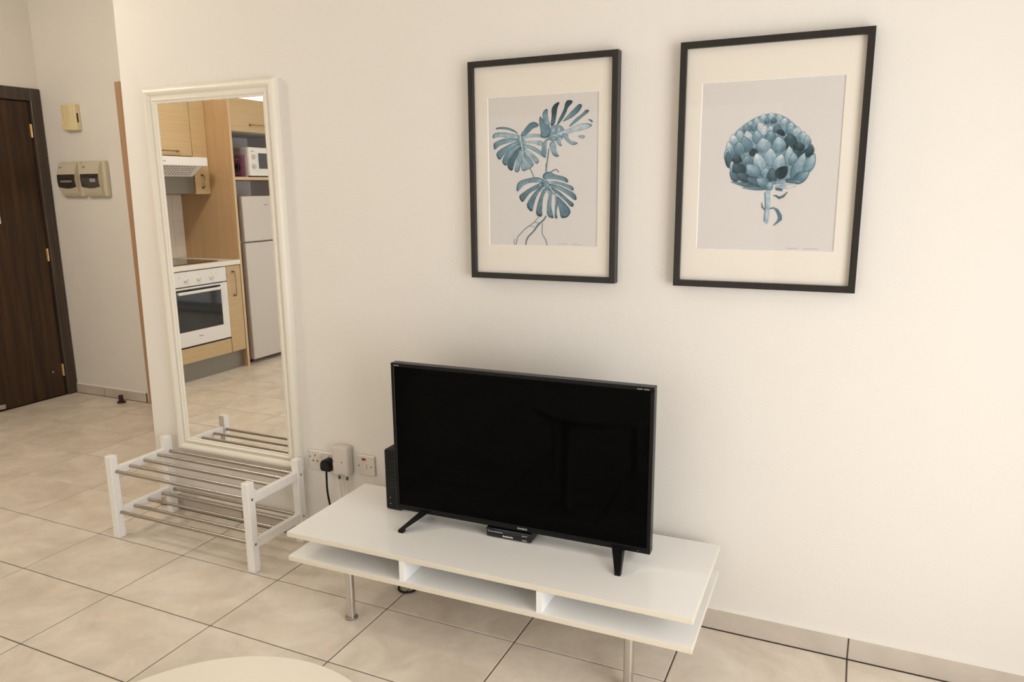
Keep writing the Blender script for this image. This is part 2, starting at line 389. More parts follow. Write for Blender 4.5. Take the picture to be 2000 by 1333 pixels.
# ------------------------------------------------------------------ drawings of the two prints, millimetres from the centre of the sheet
LEAF_POLYS=[[0.35,[[-168.3,142.4],[-159.0,149.1],[-129.2,148.9],[-97.6,137.7],[-86.4,123.3],[-95.4,129.6],[-124.7,140.7],[-154.4,143.9]]],[0.6,[[-178.0,112.6],[-175.5,126.6],[-161.5,132.1],[-124.9,129.8],[-86.4,121.4],[-82.1,109.3],[-125.1,113.8],[-154.8,118.8]]],[0.45,[[-171.7,75.9],[-176.0,92.3],[-168.9,101.2],[-141.1,110.3],[-106.9,110.1],[-79.9,103.2],[-113.9,98.4],[-148.3,91.4],[-162.3,82.8]]],[0.4,[[-153.6,40.9],[-166.1,61.6],[-155.5,73.5],[-130.0,86.8],[-95.7,98.8],[-77.7,95.2],[-107.3,78.1],[-137.2,60.8]]],[0.4,[[-128.5,22.1],[-144.5,34.6],[-137.3,54.7],[-114.1,76.3],[-86.7,91.5],[-75.5,89.2],[-96.0,65.7],[-116.7,46.1]]],[0.2,[[-106.9,4.4],[-125.1,18.0],[-121.4,38.2],[-102.9,61.9],[-80.0,81.3],[-73.3,77.1],[-87.0,55.5],[-99.8,31.6]]],[0.55,[[-83.0,1.0],[-100.0,5.3],[-94.1,31.5],[-84.7,61.4],[-75.6,75.2],[-68.9,61.0],[-73.7,35.1]]],[0.55,[[-49.1,10.4],[-69.4,2.7],[-73.8,21.0],[-69.1,45.0],[-64.5,52.9],[-46.6,40.4],[-33.3,22.2],[-37.8,14.2]]],[0.3,[[-75.2,122.9],[-59.4,140.1],[-46.0,155.3],[-28.3,161.4],[-12.9,152.0],[-15.1,144.3],[-32.8,141.0],[-46.1,127.8],[-64.0,116.6]]],[0.6,[[-70.8,116.8],[-37.3,123.5],[-4.2,120.3],[-2.0,110.4],[-35.1,113.6],[-68.6,106.8]]],[0.65,[[-68.6,100.9],[-35.2,99.8],[0.1,100.6],[4.5,86.7],[-2.1,82.9],[-35.2,93.8],[-66.5,92.8]]],[0.5,[[-66.5,88.9],[-37.5,86.0],[-2.1,67.1],[13.2,47.0],[6.6,47.1],[-19.8,63.7],[-46.4,76.3],[-65.4,80.9]]],[0.6,[[-64.3,76.9],[-42.0,66.3],[-8.8,39.6],[-20.0,23.9],[-37.7,48.2],[-62.2,66.8]]],[0.5,[[-63.3,62.9],[-46.6,50.4],[-28.8,30.1],[-33.3,18.2],[-51.2,34.6],[-62.3,48.8]]],[0.62,[[-86.4,123.3],[-73.0,120.9],[-59.7,104.5],[-55.3,80.6],[-60.0,50.8],[-69.1,43.0],[-77.9,69.3],[-91.3,89.6],[-95.6,109.7]]],[0.3,[[-4.2,112.5],[-2.0,134.0],[-8.5,157.6],[-4.1,178.9],[4.6,162.9],[15.5,152.7],[28.5,144.4],[30.7,126.8],[19.8,109.7]]],[0.45,[[4.6,162.9],[3.6,190.1],[22.0,201.8],[20.9,175.8],[30.7,148.2],[15.5,148.8]]],[0.05,[[30.7,147.3],[37.1,177.0],[35.0,198.2],[45.7,213.0],[63.8,218.8],[54.2,201.1],[52.1,180.1],[45.8,151.5]]],[0.08,[[54.4,151.1],[65.0,173.7],[77.7,194.2],[83.9,218.7],[94.5,221.9],[109.2,217.3],[92.5,203.0],[84.1,182.4],[71.4,163.9],[58.6,150.9]]],[0.35,[[73.6,158.0],[94.7,180.0],[113.5,196.2],[128.0,208.8],[139.5,205.3],[130.3,187.8],[109.5,171.7],[88.4,163.1]]],[0.4,[[97.0,144.5],[115.8,163.8],[136.7,176.2],[153.1,191.4],[164.5,185.2],[143.0,170.2],[122.2,155.9],[103.3,143.3]]],[0.8,[[63.0,125.6],[94.9,134.0],[132.7,147.8],[159.8,148.6],[173.3,140.4],[147.5,130.0],[116.1,125.5],[84.4,117.1],[65.2,115.9]]],[0.2,[[159.7,159.9],[167.9,161.5],[177.2,156.3],[174.2,149.9],[168.0,156.7]]],[0.5,[[73.7,119.4],[95.0,116.7],[93.0,107.1],[103.6,95.2],[129.0,90.5],[110.1,82.4],[93.0,91.6],[80.2,105.6]]],[0.65,[[126.7,111.7],[151.8,112.7],[145.7,100.5],[131.0,105.8]]],[0.5,[[52.3,98.8],[63.0,115.9],[75.9,103.8],[65.2,96.4],[72.8,80.6],[58.8,85.0]]],[0.5,[[28.5,87.9],[41.5,97.2],[50.2,87.2],[50.2,67.6],[63.2,48.7],[43.7,50.1],[32.9,68.1]]],[0.45,[[26.3,107.5],[15.4,88.3],[17.6,66.6],[13.2,47.0],[0.0,55.2],[1.2,78.9],[8.9,98.3]]],[0.45,[[28.5,144.4],[54.4,151.1],[75.8,142.5],[84.4,122.9],[75.9,103.8],[50.2,96.9],[28.5,97.7],[19.8,109.7]]],[0.95,[[39.3,140.1],[46.9,137.9],[45.8,128.2],[38.2,126.6]]],[0.95,[[58.7,139.3],[65.1,141.0],[63.0,127.6],[56.6,127.8]]],[0.95,[[41.5,118.7],[54.4,116.2],[60.9,112.1],[45.8,110.7]]],[0.95,[[38.3,109.0],[46.9,106.8],[44.8,101.0]]],[0.45,[[-86.6,-65.9],[-90.0,-47.4],[-80.2,-30.2],[-48.9,-22.0],[-15.6,-18.2],[8.0,-29.2],[-10.9,-35.3],[-44.2,-35.0],[-70.6,-45.5]]],[0.3,[[-68.6,-99.7],[-80.6,-82.3],[-75.7,-73.6],[-44.3,-54.3],[-10.9,-39.6],[8.0,-35.6],[-15.7,-56.7],[-41.9,-67.3],[-56.5,-84.5]]],[0.3,[[-33.9,-132.4],[-55.4,-110.6],[-42.1,-86.8],[-20.5,-63.1],[8.0,-42.0],[3.2,-54.7],[-15.7,-73.9],[-27.8,-102.0]]],[0.3,[[1.9,-147.4],[-20.7,-138.8],[-15.9,-110.6],[-3.9,-76.1],[10.3,-52.7],[17.3,-59.1],[5.6,-80.5],[0.8,-112.8]]],[0.4,[[43.2,-151.5],[19.6,-143.0],[19.7,-110.6],[26.7,-76.3],[22.0,-54.9],[36.1,-65.7],[36.1,-84.9],[33.8,-112.7],[39.6,-136.4]]],[0.35,[[57.2,-151.3],[46.7,-149.3],[47.8,-121.3],[50.1,-93.5],[45.4,-76.4],[59.4,-85.0],[61.7,-102.0],[53.7,-123.4],[53.7,-140.6]]],[0.3,[[68.9,-149.1],[64.1,-121.3],[54.8,-93.5],[57.1,-82.8],[75.6,-97.8],[103.4,-126.5],[94.3,-144.7],[80.5,-150.1]]],[0.35,[[8.0,-24.9],[8.0,-7.9],[31.4,0.2],[45.3,-10.6],[79.9,-17.5],[91.4,-28.1],[89.2,-36.5],[68.5,-27.8],[36.0,-23.2]]],[0.4,[[22.0,-33.6],[50.0,-31.8],[80.0,-38.5],[109.8,-49.3],[109.9,-64.0],[86.9,-51.2],[57.0,-40.4],[26.7,-40.0]]],[0.35,[[26.7,-42.2],[57.0,-44.6],[91.6,-59.7],[114.5,-70.4],[121.4,-85.2],[116.9,-93.6],[91.6,-74.5],[59.3,-57.3],[31.4,-48.6]]],[0.3,[[36.1,-52.9],[64.0,-65.8],[91.7,-89.3],[113.6,-104.2],[104.5,-115.8],[82.5,-93.5],[57.0,-74.3],[38.4,-59.3]]],[0.55,[[-1.4,-22.7],[26.7,-29.4],[38.4,-46.5],[54.7,-78.5],[36.1,-74.2],[19.7,-63.4],[0.9,-50.4],[-10.9,-35.3]]],[0.97,[[22.0,-30.4],[40.7,-34.9],[36.1,-40.1],[24.4,-37.9]]],[0.97,[[3.2,-52.6],[13.8,-48.4],[10.3,-56.9],[2.1,-57.9]]],[0.97,[[18.5,-63.4],[24.4,-60.2],[23.2,-69.8],[18.5,-69.8]]],[0.97,[[-8.5,-41.8],[0.9,-38.7],[-3.8,-46.1]]]]
LEAF_LINES=[[0.95,[3.2,3.2,3.2,3.2],[[-79.7,123.1],[-73.2,95.1],[-68.9,65.0],[-64.6,34.9]]],[0.35,[3.6,3.6,3.6],[[26.3,74.2],[20.9,38.9],[15.3,-2.7]]],[0.45,[3,3,3],[[-42.3,13.3],[-32.4,-7.9],[-26.8,-19.1]]],[0.85,[2.4,2.4,2.4],[[30.7,113.2],[65.2,122.6],[105.5,133.6]]],[0.35,[3.6,3.6],[[16.9,25.7],[15.5,-3.8]]],[0.97,[2.4,2.4,2.4],[[19.7,-40.0],[36.1,-59.3],[52.4,-82.8]]],[0.3,[3,3,3,3],[[29.1,-4.0],[43.0,4.2],[52.2,7.2],[61.5,-2.5]]],[0.2,[4,4,5,4,4,3.5,3.5],[[16.1,-145.2],[7.8,-158.2],[-13.7,-175.9],[-30.6,-198.0],[-50.0,-216.0],[-56.9,-229.4],[-59.5,-245.0]]],[0.3,[1.8,1.8,1.8,1.8,1.8],[[-11.2,-149.7],[-28.0,-167.3],[-62.0,-189.7],[-89.1,-216.7],[-96.8,-245.9]]],[0.3,[1.6,1.6,1.6],[[-28.0,-167.3],[-4.1,-169.2],[5.4,-162.6]]],[0.3,[1.4,1.4],[[-47.4,-179.6],[-25.7,-181.5]]],[0.3,[2,2,2,2],[[3.0,-169.1],[0.6,-204.1],[14.8,-225.8],[19.6,-243.3]]],[0.4,[1.6,1.6,1.6],[[-99.1,-223.5],[-104.1,-234.8],[-99.3,-245.9]]],[0.45,[0.9,0.9],[[57.4,-237.0],[92.5,-238.4]]],[0.45,[0.9,0.9],[[106.4,-238.1],[143.2,-238.4]]]]
PETALS=[[-20.8,151.1,-16.2,132.5,20.1,0.85],[2.5,153.6,3.7,133.5,22.3,0.8],[26.2,147.0,23.7,129.0,22.3,0.8],[42.9,137.2,38.7,117.4,22.3,0.85],[-38.5,140.9,-33.8,120.4,20.1,0.8],[-56.5,132.5,-49.9,111.9,22.3,0.7],[-9.3,139.6,-6.5,121.1,17.8,0.45],[10.6,138.6,11.6,120.4,20.1,0.35],[61.5,121.9,55.6,102.2,24.5,0.75],[-69.0,123.8,-58.5,99.2,29.0,0.55],[-45.1,126.5,-40.2,102.2,24.5,0.5],[-28.7,127.6,-20.0,101.5,24.5,0.95],[-11.8,119.5,-13.8,88.3,24.5,0.95],[2.8,117.1,4.2,91.4,24.5,0.75],[22.4,119.9,22.1,94.4,29.0,0.4],[37.8,102.9,29.6,88.6,31.2,0.1],[58.4,114.8,59.9,89.3,33.5,0.6],[79.8,110.3,72.7,83.4,29.0,0.8],[-86.8,107.8,-78.1,81.3,24.5,0.8],[-105.0,95.4,-96.1,66.9,26.8,0.85],[-115.4,75.1,-104.2,36.9,26.8,0.75],[-120.1,52.5,-110.7,14.3,24.5,0.6],[-101.4,59.5,-84.9,28.9,33.5,0.5],[-64.3,105.0,-51.4,69.2,31.2,0.85],[-36.7,105.8,-29.1,66.6,33.5,0.6],[3.5,104.2,5.8,63.7,35.7,0.5],[56.3,91.3,62.3,50.9,44.6,0.25],[94.7,97.1,91.3,68.2,26.8,0.7],[105.9,85.8,106.2,53.2,24.5,0.65],[-70.9,88.5,-57.5,43.2,42.4,0.5],[-85.2,74.1,-79.6,36.3,37.9,0.55],[-19.0,83.0,-7.6,41.8,49.1,0.72],[26.1,86.9,32.5,38.9,44.6,0.65],[84.2,68.5,84.3,39.3,35.7,0.2],[118.0,60.1,114.7,31.2,24.5,0.35],[115.0,53.0,108.1,24.0,33.5,0.2],[-41.3,54.0,-40.1,29.6,29.0,0.05],[71.4,47.0,84.0,15.5,44.6,0.2],[6.3,54.4,7.4,2.3,42.4,0.72],[-33.2,40.7,-15.7,-12.2,42.4,0.78],[-62.6,33.9,-53.3,-2.1,40.2,0.5],[39.8,36.8,26.6,-14.8,42.4,0.72],[58.2,58.3,61.6,3.1,31.2,0.75],[71.8,39.6,70.6,1.0,31.2,0.6],[-94.7,36.7,-82.1,9.9,31.2,0.2],[101.9,38.8,76.7,-39.8,40.2,0.62],[128.4,34.4,107.3,-18.1,33.5,0.65],[-115.9,44.8,-106.2,-1.1,24.5,0.3],[-101.4,17.9,-98.2,-8.8,17.8,0.75],[-97.2,10.2,-67.2,-24.6,44.6,0.2],[-59.4,7.5,-22.3,-27.2,42.4,0.6],[-1.5,-3.1,-3.5,-33.1,35.7,0.6],[11.5,-5.2,19.1,-42.8,35.7,0.3],[56.4,-0.5,29.4,-31.7,37.9,0.08],[117.7,-16.4,77.0,-45.4,35.7,0.5],[-105.6,-12.5,-81.5,-41.6,24.5,0.35],[-86.4,-18.6,-47.6,-40.1,29.0,0.25],[-57.5,-30.4,-13.3,-55.6,31.2,0.3],[-29.3,-34.6,8.8,-55.9,33.5,0.55],[-102.3,-43.2,-28.0,-59.3,13.4,0.4],[-69.2,-60.8,-1.7,-65.2,11.2,0.45],[76.8,-41.6,22.9,-46.6,13.4,0.75],[83.2,-58.4,27.3,-59.8,13.4,0.9],[100.2,-45.6,53.5,-41.3,15.6,0.45],[11.8,-44.6,7.7,-69.1,24.5,0.6],[47.8,-67.5,27.6,-65.4,8.9,0.3]]
BULB=[[4.2,156.2],[-35.3,148.1],[-71.0,127.6],[-105.2,99.1],[-122.2,58.3],[-122.2,14.5],[-102.7,-33.6],[-65.6,-57.0],[2.2,-69.0],[27.2,-57.9],[89.9,-51.1],[118.1,-21.9],[128.6,30.8],[113.6,74.7],[89.1,102.7],[61.0,130.9],[33.3,148.5]]
STEM_POLYS=[[0.78,[[-2.8,-73.1],[11.3,-76.5],[15.3,-91.6],[14.5,-120.1],[13.9,-153.8],[9.9,-169.1],[1.6,-167.5],[-0.8,-154.0],[2.0,-130.2],[1.3,-103.3]]]]
STEM_LINES=[[0.3,[2,2,2,2],[[-2.2,-74.7],[1.0,-103.3],[1.5,-130.2],[-0.1,-160.7]]],[0.25,[2,5,7,6,2],[[21.4,-84.1],[29.5,-84.9],[39.6,-91.6],[50.5,-86.7],[61.0,-74.3]]],[0.4,[4,4,8,11,11,6,2],[[13.8,-122.6],[25.1,-120.1],[35.1,-126.7],[44.2,-143.5],[44.8,-153.6],[38.8,-161.2],[27.2,-172.3]]],[0.25,[1,4,2],[[-10.0,-104.9],[-6.8,-118.4],[1.0,-127.7]]],[0.3,[2,5],[[26.8,-65.8],[46.3,-70.1]]],[0.45,[0.9,0.9],[[65.9,-238.7],[99.6,-237.9]]],[0.45,[0.9,0.9],[[113.9,-237.9],[153.4,-238.3]]]]

# ------------------------------------------------------------------ room shell
XL, XR, YB, YH, ZC = -5.29, 1.35, -4.40, 1.235, 2.85
XE = -2.96                                     # free end of the television wall
def struct(name, bm, mats, parent=None, **k):
    o = obj(name, bm, mats, parent, **k)
    if parent is None: o['kind'] = 'structure'
    return o

bm = B()
add_box(bm, XL - 0.1, XR + 0.1, YB - 0.1, 0.0, -0.12, -0.003)
add_box(bm, XL - 0.1, XE, 0.0, YH, -0.12, -0.003)
floor = struct('floor', bm, 'grout')
tag(floor, 'beige rectangular stone-look tile floor with dark grout joints')

GX, GY, SX, SY = -3.4613, -0.3520, 0.5036, 0.3369
G = 0.0025
tile_cache = {}
def tile_mesh(w, d):
    key = (round(w, 4), round(d, 4))
    if key not in tile_cache:
        bm = B(); add_box(bm, -w / 2, w / 2, -d / 2, d / 2, -0.008, 0.0, bevel=0.0012)
        me = bpy.data.meshes.new('floor_tile'); bmesh.ops.recalc_face_normals(bm, faces=bm.faces); bm.to_mesh(me); bm.free()
        me.materials.append(M['tile']); tile_cache[key] = me
    return tile_cache[key]
for j in range(-6, 13):
    for i in range(-5, 11):
        x0, x1 = GX + i * SX, GX + (i + 1) * SX
        y1, y0 = GY - j * SY, GY - (j + 1) * SY
        xa, xb = max(x0, XL), min(x1, XR if y1 < 0.02 else XE - 0.012)
        ya, yb = max(y0, YB), min(y1, YH - 0.012)
        if -0.03 < y1 < 0.02: yb = -0.0128                # row that meets the skirting
        elif y1 < 0.02: yb = min(yb, 0.0)
        if xb - xa < 0.02 or yb - ya < 0.02: continue
        me = tile_mesh(xb - xa - 2 * G, yb - ya - 2 * G)
        o = bpy.data.objects.new('floor_tile', me); col.objects.link(o)
        o.parent = floor; o.location = Vector(((xa + xb) / 2, (ya + yb) / 2, 0.0)) - ORG[floor.name]

# television wall: a block of masonry with another room behind; its free end leans a little
bm = B()
poly = [(-2.983, 0.0), (XR + 0.1, 0.0), (XR + 0.1, ZC), (-2.933, ZC)]
add_prism(bm, poly, 'y', 0.0, YH)
wall_front = struct('wall_front', bm, 'wall'); tag(wall_front, 'cream plastered wall behind the television')
# hall wall with an opening for the tan framed door
DX0, DX1, DZ = -4.437, -3.62, 2.13
bm = B()
add_box(bm, XL - 0.1, DX0, YH, YH + 0.12, -0.1, ZC); add_box(bm, DX1, XE + 0.1, YH, YH + 0.12, -0.1, ZC); add_box(bm, DX0, DX1, YH, YH + 0.12, DZ, ZC)
wall_hall = struct('wall_hall', bm, 'wall'); tag(wall_hall, 'cream hall wall carrying the breaker boxes')
# left wall with an opening for the dark entrance door
EY0, EY1, EZ = 0.30, 1.195, 2.14
bm = B()
add_box(bm, XL - 0.1, XL, YB - 0.1, EY0, -0.1, ZC); add_box(bm, XL - 0.1, XL, EY1, YH + 0.12, -0.1, ZC); add_box(bm, XL - 0.1, XL, EY0, EY1, EZ, ZC)
wall_left = struct('wall_left', bm, 'wall'); tag(wall_left, 'cream wall around the dark entrance door')
# right wall with the window opening
WY0, WY1, WZ0, WZ1 = -2.70, -0.80, 0.08, 2.15
bm = B()
add_box(bm, XR, XR + 0.1, YB - 0.1, WY0, -0.1, ZC); add_box(bm, XR, XR + 0.1, WY1, 0.0, -0.1, ZC)
add_box(bm, XR, XR + 0.1, WY0, WY1, -0.1, WZ0); add_box(bm, XR, XR + 0.1, WY0, WY1, WZ1, ZC)
struct('wall_right', bm, 'wall')
# rear wall with an unseen opening added for the frontal fill
BX0, BX1, BZ = -3.8, -0.6, 2.2
bm = B()
add_box(bm, XL, BX0, YB - 0.1, YB, -0.1, ZC); add_box(bm, BX1, XR, YB - 0.1, YB, -0.1, ZC); add_box(bm, BX0, BX1, YB - 0.1, YB, BZ, ZC)
struct('wall_back', bm, 'wall')
bm = B()
add_box(bm, XL - 0.1, XR + 0.1, YB - 0.1, YH + 0.12, ZC, ZC + 0.1)
struct('ceiling', bm, 'ceiling')

def window(name, axis, a0, a1, z0, z1, pos, n):
    bm = B(); t = 0.05
    def bar(u0, u1, w0, w1):
        if axis == 'x': add_box(bm, pos, pos + 0.05, u0, u1, w0, w1, bevel=0.004)
        else: add_box(bm, u0, u1, pos - 0.05, pos, w0, w1, bevel=0.004)
    bar(a0, a1, z0, z0 + t); bar(a0, a1, z1 - t, z1)
    for k in range(n + 1):
        c = a0 + (a1 - a0 - t) * k / n
        bar(c, c + t, z0 + t, z1 - t)
    w = struct(name, bm, 'alu')
    for k in range(n):
        c0 = a0 + (a1 - a0 - t) * k / n + t; c1 = a0 + (a1 - a0 - t) * (k + 1) / n
        if axis == 'x': g = box(pos + 0.02, pos + 0.026, c0, c1, z0 + t, z1 - t)
        else: g = box(c0, c1, pos - 0.026, pos - 0.02, z0 + t, z1 - t)
        obj('pane', g, 'win_pane', w)
    return w
window('window_1', 'x', WY0, WY1, WZ0, WZ1, XR + 0.03, 2)
window('fill_window', 'y', BX0, BX1, 0.0, BZ, YB - 0.03, 2)  # unseen glazed opening, added so fill light can enter from the rear

# skirting: single tiles with dark joints and a pale mortar line on top
def skirting(name, label, x0, x1, yface, h):
    base = struct(name, box(x0, x1, yface + 0.004, yface + 0.012, 0.0, h - 0.002), 'grout')
    tag(base, label)
    k = math.floor((x0 - GX) / SX)
    while GX + k * SX < x1:
        a, b = max(x0, GX + k * SX), min(x1, GX + (k + 1) * SX)
        if b - a > 0.01: obj('skirting_tile', box(a + 0.0022, b - 0.0022, yface, yface + 0.012, 0.0015, h, bevel=0.001), 'skirt', base)
        k += 1
    bm = B(); add_prism(bm, [(yface + 0.0005, h), (yface + 0.012, h), (yface + 0.012, h + 0.007)], 'x', x0, x1)
    obj('mortar_line', bm, 'skirt_cap', base)
    return base
skirting('baseboard_front', 'beige tile skirting along the television wall', -2.975, XR, -0.012, 0.0735)
skirting('baseboard_hall', 'beige tile skirting under the breaker boxes', -5.285, -4.54, YH - 0.012, 0.068)

# ------------------------------------------------------------------ entrance door (dark) and tan framed door
d1 = thing('door_1', 'dark stained wooden entrance door with three brass hinges', None, (XL, 0.75, 0.0)); d1['kind'] = 'structure'
obj('door_leaf', box(XL - 0.045, XL - 0.008, EY0 + 0.045, EY1 - 0.043, 0.004, EZ - 0.045, bevel=0.002), 'dark_wood', d1)
obj('light_stop_board', box(XL - 0.10, XL - 0.05, EY0 - 0.02, EY1 + 0.02, 0.0, EZ + 0.02), 'dark_frame', d1)  # full backing board added to stop outside light leaking past the leaf
obj('jamb', box(XL - 0.09, XL + 0.016, EY1 - 0.038, EY1 + 0.036, 0.0, EZ + 0.045, bevel=0.004), 'dark_frame', d1)
obj('jamb', box(XL - 0.09, XL + 0.016, EY0 - 0.036, EY0 + 0.038, 0.0, EZ + 0.045, bevel=0.004), 'dark_frame', d1)
obj('head_frame', box(XL - 0.09, XL + 0.015, EY0 + 0.0, EY1 - 0.0, EZ - 0.04, EZ + 0.044, bevel=0.004), 'dark_frame', d1)
for z in (1.90, 1.04, 0.19):
    bm = B(); add_cyl(bm, (XL - 0.002, EY1 - 0.045, z - 0.045), 'z', 0.0065, 0.09, 12)
    add_box(bm, XL - 0.008, XL - 0.004, EY1 - 0.055, EY1 - 0.045, z - 0.045, z + 0.045)
    obj('hinge', bm, 'brass', d1, smooth=True)
bm = B(); add_cyl(bm, (XL - 0.008, EY1 - 0.125, 0.19), 'x', 0.006, 0.006, 10); obj('screw', bm, 'steel', d1)
bm = B(); add_tube(bm, [(XL - 0.01, EY0 + 0.11, 1.02), (XL + 0.045, EY0 + 0.11, 1.02), (XL + 0.05, EY0 + 0.23, 1.02)], 0.009, 10)
obj('handle', bm, 'brass', d1, smooth=True)
obj('threshold_clip', box(XL - 0.006, XL + 0.004, 0.665, 0.705, 0.012, 0.045, bevel=0.003), 'steel', d1)
tag(obj('paper_notice', box(XL - 0.007, XL - 0.0055, 0.63, 0.853, 1.275, 1.60), 'white_paper'), 'white paper notice stuck on the dark entrance door', 'notice')

d2 = thing('door_2', 'tan wooden door with a tan frame beside the breaker boxes', None, (-4.04, YH, 0.0)); d2['kind'] = 'structure'
for x0, x1 in ((DX0 - 0.075, DX0 + 0.02), (DX1 - 0.02, DX1 + 0.075)):
    obj('jamb', box(x0, x1, YH - 0.016, YH + 0.10, 0.0, 2.185, bevel=0.003), 'tan_wood', d2)
obj('leak_sill', box(DX0 + 0.02, DX1 - 0.02, YH, YH + 0.12, -0.003, 0.0045), 'skirt', d2)  # strip added to close the light leak under the leaf
obj('light_stop_board', box(DX0 - 0.03, DX1 + 0.03, YH + 0.06, YH + 0.11, 0.0045, DZ + 0.02), 'tan_wood', d2)  # board added behind the tan leaf to keep outside light out
obj('head_frame', box(DX0 + 0.02, DX1 - 0.02, YH - 0.015, YH + 0.10, DZ - 0.02, 2.184, bevel=0.003), 'tan_wood', d2)
obj('door_leaf', box(DX0 + 0.023, DX1 - 0.023, YH + 0.02, YH + 0.058, 0.006, DZ - 0.024, bevel=0.002), 'tan_wood', d2)
bm = B(); add_tube(bm, [(DX1 - 0.09, YH + 0.02, 1.02), (DX1 - 0.09, YH - 0.03, 1.02), (DX1 - 0.20, YH - 0.035, 1.02)], 0.009, 10)
obj('handle', bm, 'steel', d2, smooth=True)

# ------------------------------------------------------------------ on the hall wall
t = thing('door_chime', 'cream ribbed door chime box above the two breaker boxes', 'door chime', (-4.95, YH, 1.89))
obj('housing', box(-5.025, -4.89, YH - 0.042, YH, 1.893, 2.065, bevel=0.004), 'cream_plastic', t)
for k in range(5):
    x = -5.022 + k * 0.0165
    obj('rib', box(x, x + 0.0095, YH - 0.052, YH - 0.040, 1.897, 2.061, bevel=0.002), 'cream_plastic', t)
obj('slot', box(-4.893, -4.888, YH - 0.030, YH - 0.020, 1.945, 2.005), 'hole', t)

def breaker(x0, x1, label, small):
    t = thing('breaker_box', label, 'breaker box', ((x0 + x1) / 2, YH, 1.445), group='breaker boxes on the hall wall')
    z0, z1 = 1.447, 1.687
    obj('back_case', box(x0, x1, YH - 0.035, YH, z0, z1, bevel=0.006), 'box_beige', t)
    prof = []
    n = 12
    for k in range(n + 1):
        u = k / n; z = z0 + 0.006 + (z1 - z0 - 0.012) * u
        prof.append((YH - 0.040 - 0.030 * math.sin(math.pi * u) ** 0.8, z))
    bm = B(); add_prism(bm, prof + [(YH - 0.034, z1 - 0.006), (YH - 0.034, z0 + 0.006)], 'x', x0 + 0.004, x1 - 0.026)
    obj('cover', bm, 'box_beige', t)
    # smoked window that follows the curve, its lower edge bowed down
    bm = B(); xs = [x0 + 0.006 + (x1 - 0.034 - x0) * i / 10 for i in range(11)]
    rows = []
    for x in xs:
        u = (x - xs[0]) / (xs[-1] - xs[0]); col_ = []
        zb = 1.515 - 0.010 * math.sin(math.pi * u); zt = 1.600
        for k in range(9):
            z = zb + (zt - zb) * k / 8; s = (z - z0 - 0.006) / (z1 - z0 - 0.012)
            col_.append((x, YH - 0.0425 - 0.030 * math.sin(math.pi * s) ** 0.8, z))
        rows.append(col_)
    vf = [[bm.verts.new(p) for p in r] for r in rows]; vb = [[bm.verts.new((p[0], p[1] + 0.003, p[2])) for p in r] for r in rows]
    for a in range(10):
        for k in range(8):
            bm.faces.new((vf[a][k], vf[a + 1][k], vf[a + 1][k + 1], vf[a][k + 1])); bm.faces.new((vb[a][k], vb[a][k + 1], vb[a + 1][k + 1], vb[a + 1][k]))
    for a in range(10):
        bm.faces.new((vf[a][0], vb[a][0], vb[a + 1][0], vf[a + 1][0])); bm.faces.new((vf[a][8], vf[a + 1][8], vb[a + 1][8], vb[a][8]))
    for k in range(8):
        bm.faces.new((vf[0][k], vf[0][k + 1], vb[0][k + 1], vb[0][k])); bm.faces.new((vf[10][k], vb[10][k], vb[10][k + 1], vf[10][k + 1]))
    w = obj('smoked_window', bm, 'smoke', t, smooth=True)
    if small:
        for k in range(7):
            x = x0 + 0.045 + k * 0.017
            obj('switch', box(x, x + 0.008, YH - 0.0755, YH - 0.070, 1.546, 1.560), 'grey_box', w)
        obj('label_strip', box(x0 + 0.03, x0 + 0.16, YH - 0.0750, YH - 0.070, 1.563, 1.567), 'hole', w)
    else:
        obj('switch', box(x0 + 0.10, x0 + 0.155, YH - 0.0755, YH - 0.069, 1.545, 1.570, bevel=0.003), 'grey_box', w)
        obj('switch', box(x0 + 0.125, x0 + 0.14, YH - 0.078, YH - 0.069, 1.572, 1.585, bevel=0.003), 'hole', w)
    obj('logo', box(x0 + 0.022, x0 + 0.044, YH - 0.0635, YH - 0.055, 1.644, 1.652), 'grey_print', t)
breaker(-5.118, -4.905, 'beige breaker box with a row of switches, nearest the dark door', True)
breaker(-4.880, -4.668, 'beige breaker box with a single switch, farther from the dark door', False)

bm = B(); add_cyl(bm, (-4.712, 1.154, 0.0), 'z', 0.028, 0.012, 16); add_cyl(bm, (-4.712, 1.154, 0.012), 'z', 0.016, 0.045, 14, bevel=0.004)
add_box(bm, -4.70, -4.675, 1.145, 1.163, 0.0, 0.02, bevel=0.003)
tag(obj('door_stop', bm, 'door_stop', smooth=True), 'small dark brown door stop on the hall floor', 'door stop')

# ------------------------------------------------------------------ standing mirror hung on the wall
t = thing('wall_mirror', 'tall mirror in a cream moulded frame above the shoe rack', 'mirror', (-2.443, 0.0, 0.305))
prof = [(0.0, 0.0), (0.0, -0.014), (0.004, -0.023), (0.011, -0.029), (0.019, -0.031), (0.027, -0.028), (0.034, -0.020), (0.037, -0.017), (0.044, -0.0165), (0.048, -0.021), (0.053, -0.0235), (0.058, -0.021), (0.060, -0.018), (0.066, -0.0175), (0.068, -0.0125), (0.068, 0.0)]
rails = mitre_rails(t, 'frame_rail', 'cream_frame', -2.802, -2.086, 0.303, 1.908, prof, smooth=True)
obj('mirror_glass', box(-2.738, -2.150, -0.0125, -0.002, 0.367, 1.844), 'mirror', t)

